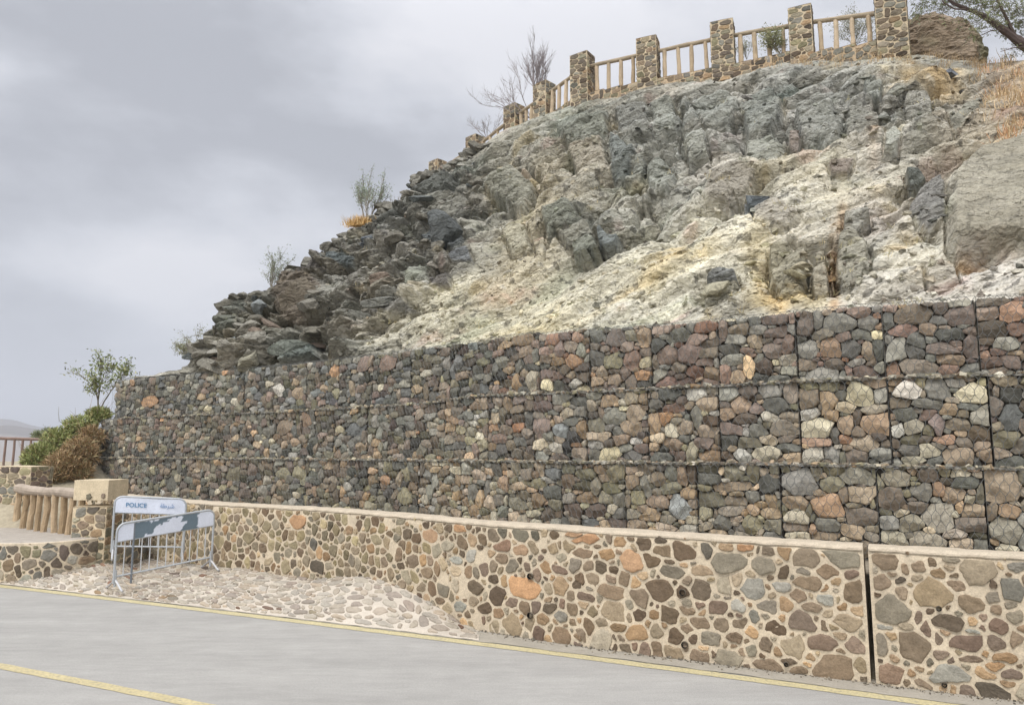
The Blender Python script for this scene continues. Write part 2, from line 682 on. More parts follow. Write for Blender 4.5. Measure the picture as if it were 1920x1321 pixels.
def stone_geo(mb, cx, cy, rad, col, rng, f, bulge, back, tilt=.15, base=0.0, rough=.10, prof=None, facets=0):
    """one stone; f(u, z, out) maps to world"""
    n = len(rad)
    if prof is None:
        prof = ((1.0, 0.0), (.955, .62), (.84, .9), (.6, 1.0), (.3, 1.0))
    th = np.arange(n) / n * 2 * np.pi
    rm = rad.mean()
    tx, ty = rng.normal(0, tilt, 2)
    sx, sy = rng.normal(0, rm * .12, 2)
    U, Z, O = [cx + rad * .97 * np.cos(th)], [cy + rad * .97 * np.sin(th)], [np.full(n, -back)]
    for k, (sc, hh) in enumerate(prof):
        du, dz = rad * sc * np.cos(th) + sx * (1 - sc), rad * sc * np.sin(th) + sy * (1 - sc)
        U.append(cx + du); Z.append(cy + dz)
        O.append(np.full(n, bulge * hh) + (tx * du + ty * dz) * (1.0 if hh > .3 else .5))
    U.append([cx + sx]); Z.append([cy + sy]); O.append([bulge])
    U, Z, O = np.concatenate(U), np.concatenate(Z), np.concatenate(O)
    fr = slice(n, None)
    for _ in range(facets):
        a = rng.uniform(0, 6.28)
        g = rng.uniform(.25, .8)
        pl = bulge * rng.uniform(.55, 1.0) - g * ((U[fr] - cx) * math.cos(a) + (Z[fr] - cy) * math.sin(a)) + g * rm * .25
        O[fr] = np.minimum(O[fr], np.maximum(pl, -bulge * .3))
    sd = rng.uniform(0, 50)
    q = 1.6 / rm
    nz = vnoise(U[fr] * q + sd, Z[fr] * q, U[fr] * 0 + sd) + .5 * vnoise(U[fr] * q * 2.3 + sd, Z[fr] * q * 2.3, U[fr] * 0)
    O[fr] += base + bulge * rough * 2.2 * nz
    jit = rm * .035
    U[fr] += jit * vnoise(U[fr] * q * 2 + 9, Z[fr] * q * 2 + sd, U[fr] * 0)
    Z[fr] += jit * vnoise(U[fr] * q * 2 + 3, Z[fr] * q * 2 + sd, U[fr] * 0 + 5)
    v = f(U, Z, O)
    m = len(prof) + 1
    i = np.arange(m - 1)[:, None] * n
    j = np.arange(n)[None]
    k = (j + 1) % n
    q = np.stack([i + j, i + k, i + n + k, i + n + j], -1).reshape(-1, 4)
    jj = np.arange(n)
    kk = (jj + 1) % n
    t = np.stack([(m - 1) * n + jj, (m - 1) * n + kk, np.full(n, m * n)], -1)
    mot = vnoise(U * 22 + sd, Z * 22, U * 0 + 3) * .09
    mb.add(v, q, t, np.asarray(col, float)[None] * (1 + mot[:, None]))


PAL = {
    'g': (124, 123, 114), 'd': (96, 98, 93), 's': (106, 112, 114), 'b': (122, 108, 93), 'p': (118, 101, 93), 'P': (130, 106, 95),
    't': (163, 139, 110), 'o': (172, 132, 98), 'O': (184, 132, 98), 'v': (136, 130, 102), 'V': (112, 108, 88), 'l': (168, 160, 138),
    'c': (196, 184, 146), 'w': (196, 190, 178), 'k': (78, 74, 70), 'T': (150, 124, 95), 'B': (98, 84, 72), 'S': (138, 148, 152), 'G': (142, 140, 130),
    'r': (140, 104, 86), 'm': (150, 138, 116)}


def pick(keys, rng, jit=8):
    k = keys[rng.integers(len(keys))]
    c = np.array(PAL[k], float)
    g = c.mean()
    c = g + (c - g) * rng.uniform(.45, .8) + np.array((4, 1.5, -4.5))
    return np.clip(c * (1 + rng.normal(0, jit * .012)) + rng.normal(0, jit * .06, 3), 20, 240)


# ================================================================== GROUND
def build_ground():
    xs = np.concatenate([-np.geomspace(3900, 22, 24), np.linspace(-21, 21, 100), np.geomspace(22, 3900, 24)])
    ys = np.concatenate([-np.geomspace(3900, 8, 22), np.linspace(-7, 45, 110), np.geomspace(46, 3900, 26)])
    X, Y = np.meshgrid(xs, ys)
    Z = np.full(X.shape, -.05)
    # ground climbing behind the log fence towards the far railing
    # distance behind the ledge/wall line
    lx = -7.2
    back = sstep(14.8, 17.0, Y) * sstep(-8.6, -9.8, X)
    Z = Z + back * 1.2
    Z = Z + sstep(17.5, 26, Y) * sstep(-8.6, -9.8, X) * .62
    Z += fbm(X * .5, Y * .5, X * 0, 3, seed=3) * .06 * back
    # bank against the end of the gabions
    d = np.hypot((X + 11.3) / 1.3, (Y - 20.2) / 2.0)
    Z += 1.25 * np.exp(-d ** 2 * .9)
    # under the hill
    u = X * .6 + (Y - 19.2 + .6 * 10.3)
    inside = sstep(0.6, 2.0, (Y - np.interp(X, GAB.p[:, 0], GAB.p[:, 1]))) * (X > -10.6)
    Z = Z * (1 - inside) + inside * .5
    # valley beyond
    far = np.maximum(sstep(34, 120, Y), sstep(30, 120, -X))
    Z -= far * 42
    Z += fbm(X * .01, Y * .01, X * 0, 4, seed=9) * 9 * far
    c = np.repeat(cg(196, 184, 158)[None], Z.size, 0)
    c = c * (1 + .12 * fbm(X.ravel() * .4, Y.ravel() * .4, X.ravel() * 0, 3)[:, None])
    n = len(xs)
    i = np.arange(len(ys) - 1)[:, None] * n
    j = np.arange(n - 1)[None]
    q = np.stack([i + j, i + j + 1, i + n + j + 1, i + n + j], -1).reshape(-1, 4)
    o = MB().add(np.stack([X, Y, Z], -1).reshape(-1, 3), q, c=c).build('ground', M_GROUND, smooth=True)
    tag(o, kind='structure')

    # far hills
    for k, (dist, zt, seed) in enumerate(((1700, 105, 3), (2500, 150, 11))):
        a = np.linspace(-75, 40, 300)
        az = np.radians(a)
        prof = zt * (.55 + .35 * fbm(a * .09, a * 0, a * 0, 5, seed=seed) + .25 * np.exp(-((a + 36) / 5) ** 2)) + (-40)
        rows = []
        for r, s in ((-500, 0), (-330, .3), (-180, .62), (-60, .9), (0, 1), (150, .85), (600, 0)):
            rr = dist + r + 60 * vnoise(a * .4, a * 0 + r, a * 0)
            rows.append(np.stack([np.sin(az) * rr, np.cos(az) * rr, -45 + (prof + 45) * s * (1 + .08 * vnoise(a * .8, a * 0 + r, a * 0))], -1))
        v = np.stack(rows)
        n = len(a)
        i = np.arange(len(rows) - 1)[:, None] * n
        j = np.arange(n - 1)[None]
        q = np.stack([i + j, i + j + 1, i + n + j + 1, i + n + j], -1).reshape(-1, 4)
        o = MB().add(v.reshape(-1, 3), q, c=cw(140, 130, 120)).build('hills', M_GROUND, smooth=True)
        tag(o, kind='structure')


build_ground()


def strip(name, path, o0, o1, z, mat, col, u0=None, u1=None, n=260, edge=0.0, kind='structure', rows=2, thick=None):
    u = np.linspace(u0 if u0 is not None else 0, u1 if u1 is not None else path.L, n)
    rws = []
    for k in range(rows):
        t = k / (rows - 1)
        o = o0 + (o1 - o0) * t
        if edge and k in (0, rows - 1):
            o = o + edge * fbm(u * 6, u * 0 + k * 9, u * 0, 3)
        rws.append(path.world(u, z, o))
    v = np.stack(rws)
    i = np.arange(rows - 1)[:, None] * n
    j = np.arange(n - 1)[None]
    q = np.stack([i + j, i + n + j, i + n + j + 1, i + j + 1], -1).reshape(-1, 4)
    o = MB().add(v.reshape(-1, 3), q, c=col).build(name, mat)
    tag(o, kind=kind)
    return o


# road: surface reaches a little past the yellow edge line, to the wall foot
strip('road', ROADP, -.55, 10.5, 0.0, M_ROAD, cg(190, 187, 180), rows=40, n=500)
M_YEL = mat_attr('yellow_paint', rough=.7, n1=(3, .10), n2=(40, .22), bump=(120, .2, .002), tint=(28, (120, 118, 112), .75))
strip('road_edge_line', ROADP, -.08, .08, .004, M_YEL, cg(230, 216, 168), n=900, edge=.012, rows=3)
strip('road_centre_line', ROADP, 2.86, 2.99, .004, M_YEL, cg(228, 212, 164), n=900, edge=.012, rows=3)

# ================================================================== LOW MORTARED WALL
# notable stones read off the photograph: (px, py, width px, height px, colour key)
LW = []


def addz(lst, x0, y0, z, items):
    for (X, Y, w_, h_, k) in items:
        lst.append((x0 + X / z, y0 + Y / z, w_ / z, h_ / z, k))


addz(LW, 1050, 960, 2.207, [
    (90, 105, 170, 50, 'o'), (245, 120, 60, 50, 'T'), (350, 125, 80, 60, 'B'), (515, 160, 95, 85, 'B'), (610, 160, 45, 75, 'd'), (685, 140, 65, 40, 't'), (770, 145, 75, 35, 'o'),
    (705, 210, 140, 75, 'g'), (845, 215, 95, 80, 'g'), (930, 160, 65, 60, 'T'), (1025, 185, 115, 95, 'b'), (1180, 190, 150, 95, 'g'), (95, 170, 80, 45, 'b'), (190, 175, 65, 55, 'T'),
    (300, 205, 100, 95, 'o'), (465, 245, 135, 60, 'g'), (590, 240, 90, 50, 't'), (925, 245, 45, 60, 'B'), (80, 280, 45, 65, 'B'), (270, 270, 50, 60, 'b'), (415, 320, 125, 100, 'B'),
    (580, 320, 95, 90, 'b'), (680, 305, 65, 75, 'G'), (800, 320, 100, 95, 'S'), (920, 310, 90, 45, 'S'), (1020, 290, 110, 60, 'b'), (1140, 285, 45, 45, 't'), (1100, 360, 85, 50, 'S'),
    (1215, 335, 80, 100, 'b'), (210, 330, 110, 60, 'b'), (105, 350, 95, 40, 'p'), (335, 350, 80, 75, 'b'), (735, 385, 75, 55, 'S'), (655, 395, 85, 75, 'p'), (935, 385, 80, 55, 'T'),
    (530, 405, 70, 35, 'b'), (455, 425, 80, 70, 'B'), (330, 425, 65, 50, 'B'), (215, 410, 110, 95, 'm'), (805, 425, 50, 55, 's'), (580, 455, 90, 50, 'b'), (745, 458, 60, 40, 'b'),
    (890, 475, 100, 65, 'B'), (1000, 450, 105, 80, 'p'), (1090, 465, 30, 55, 'b'), (1190, 455, 120, 75, 'm'), (315, 495, 90, 70, 'T'), (170, 525, 85, 80, 'G'), (85, 510, 60, 60, 'b'),
    (395, 490, 50, 65, 'm'), (480, 515, 60, 70, 'B'), (550, 520, 40, 45, 'B'), (630, 525, 90, 60, 'g'), (725, 520, 65, 45, 'b'), (795, 498, 50, 40, 'T'), (855, 548, 55, 65, 'b'),
    (965, 560, 110, 90, 'm'), (1085, 540, 130, 60, 'p'), (1215, 550, 90, 70, 'p'), (270, 555, 60, 35, 'b'), (400, 565, 50, 65, 'b'), (470, 575, 80, 50, 'm'), (583, 595, 90, 50, 'b'),
    (700, 600, 110, 70, 'g'), (790, 570, 55, 50, 'g'), (865, 628, 115, 50, 'b'), (990, 648, 70, 35, 'b'), (1135, 640, 175, 110, 'b'),
    (1350, 195, 130, 80, 'b'), (1480, 225, 60, 50, 'b'), (1570, 250, 70, 50, 'T'), (1720, 240, 140, 140, 'm'), (1885, 225, 90, 50, 's'), (1875, 320, 110, 90, 's'), (1325, 290, 90, 65, 'b'),
    (1412, 278, 50, 40, 'k'), (1540, 335, 160, 120, 'm'), (1700, 375, 105, 75, 'b'), (1808, 395, 55, 45, 'b'), (1375, 400, 130, 110, 'g'), (1595, 447, 140, 60, 'B'), (1485, 440, 40, 60, 'p'),
    (1710, 450, 60, 40, 't'), (1810, 470, 90, 60, 'p'), (1890, 430, 80, 60, 'g'), (1350, 475, 70, 25, 'S'), (1460, 555, 135, 130, 'b'), (1330, 550, 65, 90, 'g'), (1565, 520, 40, 50, 'p'),
    (1685, 540, 150, 60, 'p'), (1575, 588, 70, 45, 'p'), (1695, 607, 110, 35, 'p'), (1845, 600, 145, 45, 'T'), (1365, 660, 140, 80, 'p'), (1490, 645, 60, 30, 't'), (1620, 670, 150, 80, 'S'),
    (1760, 665, 90, 40, 'T'), (1875, 670, 100, 55, 'p'), (1495, 705, 80, 30, 'b'), (1785, 740, 130, 60, 'k'), (1890, 520, 60, 70, 'b'), (1710, 490, 70, 20, 'S')])
addz(LW, 380, 880, 2.667, [
    (570, 485, 85, 70, 'k'), (490, 410, 40, 50, 'B'), (475, 255, 115, 55, 'o'), (1140, 325, 80, 65, 'o'), (1070, 340, 50, 55, 'B'), (645, 335, 30, 50, 'B'), (1055, 455, 55, 80, 'b'),
    (990, 480, 45, 40, 'B'), (905, 460, 40, 55, 'b'), (845, 455, 35, 55, 'b'), (885, 520, 35, 50, 'b'), (1360, 585, 90, 80, 'b'), (1145, 595, 45, 85, 'B'), (1465, 630, 80, 90, 'B'),
    (1285, 685, 70, 60, 'S'), (1610, 590, 190, 100, 'o'), (1495, 385, 100, 50, 'r'), (1588, 400, 90, 55, 'o'), (1340, 430, 50, 70, 'S'), (1265, 450, 60, 40, 'S'), (1870, 330, 110, 60, 'o'),
    (1590, 328, 90, 60, 'd'), (1665, 330, 50, 60, 'd'), (1550, 480, 60, 80, 'g'), (1880, 560, 60, 80, 'B'), (1790, 585, 80, 100, 'T'), (1785, 500, 110, 45, 'p'), (1550, 665, 75, 50, 'p'),
    (1800, 730, 80, 55, 's'), (1705, 745, 75, 60, 'T'), (1790, 820, 95, 90, 'b'), (1885, 830, 65, 70, 'b'), (80, 360, 45, 80, 'v'), (125, 380, 35, 45, 'B'), (230, 340, 50, 60, 'v'),
    (340, 380, 35, 60, 'v'), (415, 485, 45, 70, 'v'), (375, 440, 40, 60, 'g'), (180, 470, 35, 35, 'B'), (320, 285, 50, 45, 'v'), (555, 375, 45, 60, 's'), (1205, 600, 70, 70, 'g'),
    (110, 240, 35, 60, 'v'), (175, 240, 30, 45, 'b'), (155, 290, 30, 45, 'v'), (190, 300, 30, 50, 'b'), (70, 440, 35, 50, 'b'), (195, 430, 30, 30, 'B'), (225, 465, 30, 60, 'v'),
    (1380, 245, 60, 25, 'T'), (1290, 295, 60, 40, 'o'), (1230, 290, 40, 40, 'B'), (1380, 300, 35, 35, 'B'), (1385, 387, 45, 35, 'B'), (1500, 310, 50, 45, 'd'), (1710, 405, 30, 25, 'B'),
    (1795, 440, 50, 50, 'G'), (1690, 445, 35, 45, 'p'), (1640, 435, 30, 35, 'd'), (1625, 490, 35, 50, 'p'), (1550, 770, 90, 110, 'm'), (1460, 780, 50, 80, 'm')])


def build_low_wall():
    utop = np.array([WAL.uz(p, q)[0] for p, q in WT])
    ztop = np.array([WAL.uz(p, q)[1] for p, q in WT])

    def zt(u):
        return np.interp(u, utop, ztop)
    uj = WAL.uz(1630, 1150)[0]
    gapj = .022
    # where stones start (behind the pillar) and where the wall leaves the frame
    secs = ((0.6, uj - gapj, 'long'), (uj + gapj, WAL.L - .2, 'short'))
    mort = lin((203, 188, 163)) / KW
    fixed_all = []
    for (px_, py_, w_, h_, k) in LW:
        u, z = WAL.uz(px_, py_)
        ua = WAL.uz(px_ - w_ / 2, py_)[0]
        ub = WAL.uz(px_ + w_ / 2, py_)[0]
        za = WAL.uz(px_, py_ + h_ / 2)[1]
        zb = WAL.uz(px_, py_ - h_ / 2)[1]
        fixed_all.append([u, z, abs(ub - ua) / 2 * 1.0, abs(zb - za) / 2 * 1.0, k, rng.normal(0, .12)])
    for (ua, ub, which) in secs:
        if which == 'long':
            root = empty('retaining_wall', WAL.world((ua + ub) / 2, 0.0), 'long low cream mortared stone wall left of the open joint, with round weep holes', 'wall')
        else:
            root = empty('retaining_wall', WAL.world((ua + ub) / 2, 0.0), 'low mortared stone wall right of the dark open joint, running out of frame', 'wall')
        # body
        n = max(8, int((ub - ua) / .06))
        u = np.linspace(ua, ub, n)
        nz = 22
        mb = MB()
        rows = []
        for k in range(nz + 1):
            t = k / nz
            z = -.06 + (zt(u) + .06) * t
            ed = np.minimum(u - ua, ub - u)
            o = .008 * fbm(u * 9, z * 9, u * 0, 3, seed=5) - .02 * (1 - sstep(0, .03, ed)) * 1.0 - (0.012 * (t > .985))
            rows.append(WAL.world(u, z, o))
        top = zt(u)
        rows.append(WAL.world(u, top + .012 + .008 * fbm(u * 7, u * 0, u * 0, 3), -.03))
        rows.append(WAL.world(u, top + .018 + .008 * fbm(u * 7, u * 0 + 3, u * 0, 3), -.2))
        rows.append(WAL.world(u, top + .0, -.38))
        rows.append(WAL.world(u, -.06 + 0 * u, -.40))
        v = np.stack(rows)
        m = len(rows)
        i = np.arange(m - 1)[:, None] * n
        j = np.arange(n - 1)[None]
        q = np.stack([i + j, i + j + 1, i + n + j + 1, i + n + j], -1).reshape(-1, 4)
        c = np.repeat(mort[None], m * n, 0) * (1 + .07 * fbm(v[..., 0].ravel() * 2.5, v[..., 1].ravel() * 2.5, v[..., 2].ravel() * 2.5, 3)[:, None])
        # end caps
        e0 = np.arange(m) * n
        e1 = e0 + n - 1
        mb.add(v.reshape(-1, 3), q, c=c)
        for e in (0, -1):
            ring = v[:, e]
            cen = ring.mean(0)
            vv = np.concatenate([ring, [cen]])
            kk = np.arange(m)
            tt = np.stack([kk, (kk + 1) % m, np.full(m, m)], -1)
            mb.add(vv, t=tt, c=mort * .8)
        # stones
        fx = [f for f in fixed_all if ua < f[0] < ub]
        fx = [[f[0] - ua, f[1], f[2], f[3], f[4], f[5]] for f in fx]
        w = ub - ua
        S = pack(w, 1.5, (.036, .09), rng, fixed=fx, tries=int(w * 420), ov=.86, rot=.4, aspect=(1.0, 1.7), tall=.35)
        S = [s for s in S if s[1] < zt(ua + s[0]) + .0]

        def bd(X, Y, x, y):
            return (X > .015) & (X < w - .015) & (Y > -.04) & (Y < zt(ua + X) - .012)
        C = cells(S, w, 1.5, rng, cap=1.55, gap=.036, nside=(4, 6), bounds=bd)
        for s, (x, y, rad) in zip(S, C):
            if s[4] is None and rng.random() < .04:
                continue
            uu = ua + x
            if s[4] is None:
                far = uu < WAL.uz(800, 1000)[0]
                colr = pick('vvgmbBbTVmg' if far else 'bbBpTmgGbtm', rng)
            else:
                colr = pick(s[4], rng, 6)
            colr = lin((colr * .94 + 12) * np.array((1.035, .99, .93))) / KW
            proud = rng.uniform(-.004, .012)
            stone_geo(mb, x, y, rad, colr, rng, lambda U, Z, O: WAL.world(ua + U, Z, O), bulge=.012, back=.03, base=proud, tilt=.03, rough=.25)
        body = mb.build('masonry', M_MASON)
        put(body, root)
        # coping: pale mortar cap following the top
        mb = MB()
        u = np.linspace(ua + .004, ub - .004, n)
        t_ = zt(u)
        rr = []
        for (o, dz) in ((.002, -.012), (.006, -.002), (.0, .014), (-.06, .032), (-.2, .038), (-.34, .03), (-.40, .015), (-.405, -.035)):
            rr.append(WAL.world(u, t_ + dz + (.012 * fbm(u * 7, u * 0 + o * 12, u * 0, 4, seed=4)), o + .010 * fbm(u * 13, u * 0, u * 0 + dz * 50, 4, seed=8)))
        v = np.stack(rr)
        m = len(rr)
        i = np.arange(m - 1)[:, None] * n
        j = np.arange(n - 1)[None]
        q = np.stack([i + j, i + j + 1, i + n + j + 1, i + n + j], -1).reshape(-1, 4)
        mb.add(v.reshape(-1, 3), q, c=lin((184, 171, 150)) / KW)
        cp = mb.build('coping', M_MASON)
        put(cp, root)
        holes = ((996, 1079), (996, 1152), (1281, 1109), (1285, 1207)) if which == 'long' else ()
        small = ((1475, 1243),) if which == 'long' else ((1760, 1139), (1770, 1281))
        for (a, b), r in [(h_, .030) for h_ in holes] + [(h_, .020) for h_ in small]:
            uu, zz = WAL.uz(a, b)
            mb = MB()
            th = np.linspace(0, 2 * np.pi, 15)[:-1]
            rw = []
            for (rad_, oo) in ((r * 1.2, .010), (r * 1.28, .040), (r, .042), (r * .95, -.05)):
                rw.append(WAL.world(uu + rad_ * np.cos(th), zz + rad_ * np.sin(th), oo))
            v = np.concatenate(rw + [WAL.world(np.array([uu]), np.array([zz]), -.05)])
            nn = 14
            i = np.arange(3)[:, None] * nn
            j = np.arange(nn)[None]
            k = (j + 1) % nn
            q = np.stack([i + j, i + k, i + nn + k, i + nn + j], -1).reshape(-1, 4)
            t = np.stack([3 * nn + j[0], 3 * nn + k[0], np.full(nn, 4 * nn)], -1)
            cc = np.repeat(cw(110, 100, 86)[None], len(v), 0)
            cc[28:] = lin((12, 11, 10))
            mb.add(v, q, t, cc)
            h = mb.build('weep_hole', M_DARK)
            put(h, root)
    return zt


WT = [(-200, 915), (150, 925), (230, 931), (345, 942), (400, 946), (600, 957), (740, 968), (900, 983), (1050, 993), (1350, 1013), (1634, 1031), (1920, 1048), (2300, 1070)]
zt_wall = build_low_wall()

# fill between the low wall and the gabions
u = np.linspace(.6, WAL.L - .3, 120)
a = WAL.world(u, .98, -.3)
ug = np.linspace(0.2, GAB.L - .2, 120)
b = GAB.world(ug, .98, -.1)
i = np.arange(119)
tag(MB().add(np.concatenate([a, b]), np.stack([i, i + 1, i + 121, i + 120], -1), c=cg(170, 158, 138)).build('fill_strip', M_GROUND), kind='structure')

# ================================================================== GABIONS
GS = []
addz(GS, 1400, 560, 2.642, [
    (825, 75, 190, 100, 'b'), (1095, 75, 190, 100, 'p'), (1325, 60, 130, 110, 'O'), (455, 115, 150, 100, 'g'), (590, 120, 90, 75, 'g'), (680, 110, 70, 100, 'd'), (135, 100, 130, 60, 'p'),
    (140, 165, 130, 60, 'p'), (290, 135, 60, 110, 'p'), (350, 100, 40, 110, 'g'), (665, 175, 80, 50, 'c'), (305, 250, 90, 110, 'G'), (410, 240, 110, 110, 'o'), (520, 245, 95, 100, 'd'),
    (600, 260, 60, 110, 'T'), (670, 250, 70, 110, 'd'), (750, 245, 90, 120, 'g'), (840, 200, 90, 80, 'd'), (950, 245, 170, 65, 'p'), (840, 340, 200, 90, 'b'), (1150, 310, 140, 40, 'T'),
    (1185, 275, 60, 40, 'O'), (1320, 310, 110, 80, 'p'), (1290, 220, 140, 70, 'G'), (125, 255, 110, 80, 'p'), (370, 380, 190, 80, 'G'), (30, 210, 70, 70, 't'), (1275, 400, 120, 80, 'm'),
    (555, 475, 150, 130, 'c'), (795, 450, 150, 90, 'w'), (1120, 470, 170, 110, 'c'), (310, 495, 100, 110, 'b'), (400, 500, 90, 110, 't'), (940, 445, 130, 110, 'g'), (140, 525, 150, 70, 'd'),
    (335, 640, 150, 90, 'l'), (490, 620, 95, 90, 'T'), (645, 620, 170, 100, 'o'), (170, 645, 140, 75, 'm'), (45, 650, 90, 70, 'g'), (785, 570, 100, 80, 'd'), (820, 630, 100, 80, 'l'),
    (1000, 545, 100, 65, 't'), (1165, 590, 130, 90, 'l'), (1310, 475, 130, 90, 'd'), (1310, 590, 120, 120, 's'), (350, 710, 160, 40, 'O'), (480, 695, 80, 40, 'O'), (810, 700, 90, 50, 'v'),
    (995, 700, 110, 45, 'O'), (1065, 785, 150, 110, 't'), (90, 770, 140, 90, 'l'), (335, 775, 90, 70, 'l'), (420, 770, 90, 70, 'G'), (545, 775, 120, 70, 'b'), (690, 765, 140, 70, 'G'),
    (805, 750, 90, 50, 'g'), (910, 750, 90, 60, 'l'), (825, 800, 120, 40, 'l'), (1160, 730, 80, 60, 't'), (1180, 770, 90, 60, 'T'), (200, 735, 110, 50, 'd'), (900, 570, 90, 50, 'P'),
    (1290, 690, 140, 90, 'V'), (1275, 770, 90, 50, 't'),
    (255, 905, 180, 140, 'G'), (545, 880, 175, 80, 'l'), (560, 970, 140, 90, 't'), (750, 890, 140, 90, 'l'), (1262, 925, 200, 190, 't'), (715, 995, 130, 120, 'b'), (420, 915, 110, 80, 'v'),
    (395, 1030, 150, 130, 'o'), (240, 1005, 130, 70, 't'), (250, 1085, 130, 60, 'l'), (245, 1135, 140, 35, 't'), (395, 1120, 150, 60, 'g'), (555, 1080, 170, 90, 'b'), (705, 1110, 110, 70, 'g'),
    (820, 1110, 120, 80, 'l'), (955, 1085, 140, 150, 'l'), (1020, 975, 120, 70, 't'), (950, 945, 70, 80, 'o'), (1090, 910, 130, 70, 'd'), (870, 960, 110, 90, 'g'), (1125, 1050, 120, 70, 't'),
    (1120, 1120, 180, 80, 'b'), (1290, 1150, 150, 130, 'l'), (1305, 1050, 130, 70, 'T'), (725, 1190, 140, 80, 'l'), (905, 1200, 180, 90, 'm'), (1065, 1220, 120, 60, 't'), (1180, 1220, 90, 60, 'g'),
    (1300, 1240, 110, 50, 'l'), (110, 1065, 100, 70, 't'), (115, 1000, 60, 70, 't'), (25, 1050, 60, 50, 't'), (95, 920, 100, 90, 'd'), (390, 1180, 160, 35, 't'), (20, 980, 70, 60, 'g')])
addz(GS, 780, 600, 2.871, [
    (1060, 95, 110, 100, 'p'), (1245, 80, 85, 100, 'T'), (1150, 80, 60, 70, 'v'), (1410, 80, 130, 80, 'd'), (1465, 175, 130, 95, 'p'), (1345, 190, 110, 110, 'p'), (835, 220, 110, 70, 'o'),
    (565, 105, 140, 60, 'T'), (615, 325, 60, 110, 'l'), (1215, 295, 90, 60, 'o'), (1305, 290, 70, 65, 'g'), (1150, 210, 90, 110, 'P'), (1045, 220, 100, 90, 'v'), (950, 205, 90, 90, 'd'),
    (965, 80, 80, 80, 'd'), (1495, 390, 120, 80, 'w'), (1355, 400, 130, 60, 'd'), (1375, 470, 150, 50, 'P'), (1560, 450, 110, 90, 't'), (1740, 460, 100, 100, 'o'), (1170, 500, 90, 110, 't'),
    (1265, 560, 75, 110, 'T'), (1360, 590, 70, 80, 'c'), (1560, 595, 120, 80, 't'), (1440, 580, 90, 70, 't'), (1060, 520, 110, 90, 'g'), (955, 570, 100, 90, 'v'), (880, 585, 45, 110, 'T'),
    (975, 625, 130, 60, 't'), (1150, 580, 120, 80, 't'), (650, 575, 100, 100, 'P'), (770, 595, 100, 80, 'S'), (540, 575, 90, 50, 'O'), (1170, 650, 90, 30, 'w'), (1030, 720, 110, 80, 'c'),
    (900, 715, 100, 70, 't'), (1245, 690, 90, 70, 't'), (1370, 665, 100, 60, 'T'), (760, 825, 120, 70, 's'), (910, 830, 130, 60, 'v'), (1070, 825, 90, 90, 'v'), (1150, 870, 70, 80, 't'),
    (1295, 850, 80, 90, 't'), (1420, 840, 55, 120, 'T'), (1540, 855, 160, 60, 'd'), (1700, 895, 200, 50, 't'), (765, 930, 120, 70, 'd'), (905, 955, 120, 60, 'T'), (1085, 965, 90, 80, 'g'),
    (1180, 955, 80, 80, 'v'), (840, 1020, 80, 80, 'p'), (950, 1030, 120, 70, 'p'), (775, 1070, 150, 50, 'T'), (1405, 1010, 110, 150, 'S'), (1550, 965, 190, 80, 'V'), (1260, 1050, 110, 60, 't'),
    (1140, 1045, 90, 50, 'l'), (1330, 1120, 90, 60, 't'), (640, 880, 90, 60, 'v'), (640, 965, 80, 80, 'T'), (495, 985, 120, 70, 'v'), (460, 880, 60, 70, 'o'), (1500, 1080, 90, 50, 'l'),
    (1640, 1090, 100, 90, 'g'), (920, 1095, 90, 50, 's'), (1100, 1100, 120, 60, 'p')])
addz(GS, 140, 640, 3.0, [
    (410, 335, 110, 60, 'o'), (1140, 270, 45, 80, 'w'), (1465, 165, 70, 70, 'o'), (1610, 130, 80, 80, 'P'), (1745, 120, 90, 100, 'P'), (1560, 500, 120, 70, 's'), (1290, 440, 50, 90, 'o'),
    (1170, 480, 120, 80, 'T'), (770, 605, 55, 40, 'G'), (1065, 780, 45, 60, 'l'), (1040, 840, 70, 60, 'G'), (790, 845, 40, 35, 'c'), (1235, 865, 45, 40, 'l'), (1845, 870, 90, 100, 'v'),
    (885, 745, 100, 80, 'V'), (985, 720, 60, 80, 'p'), (1155, 745, 80, 60, 'v'), (1250, 740, 70, 70, 'v'), (940, 850, 80, 60, 'p'), (1020, 310, 50, 50, 's'), (1245, 290, 60, 70, 'T'),
    (890, 345, 40, 40, 'l'), (700, 310, 50, 40, 't'), (255, 575, 40, 40, 't'), (365, 590, 60, 60, 'T'), (1230, 230, 40, 40, 't'), (1710, 260, 35, 45, 'c'), (530, 800, 70, 90, 'd')])

T1TOP = [(150, 716), (210, 712), (345, 700), (540, 682), (747, 658), (947, 628), (1097, 616), (1344, 600), (1490, 580), (1700, 565), (1920, 550), (2300, 515)]
T2TOP = [(150, 787), (210, 784), (360, 778), (540, 770), (780, 757), (898, 741), (1093, 734), (1344, 722), (1490, 714), (1700, 706), (1920, 700), (2300, 690)]
T3TOP = [(100, 856), (160, 857), (500, 860), (780, 862), (1100, 866), (1400, 868), (1920, 878), (2300, 886)]
OUT = {1: -.30, 2: 0.0, 3: .20}


def tab(lst, out):
    u = [GAB.uz(a, b, out) for a, b in lst]
    return np.array([x[0] for x in u]), np.array([x[1] for x in u])


TAB = {1: tab(T1TOP, OUT[1]), 2: tab(T2TOP, OUT[2]), 3: tab(T3TOP, OUT[3])}


def gtop(k, u):
    if k == 4:
        return 1.0 + 0 * np.asarray(u, float)
    return np.interp(u, *TAB[k])


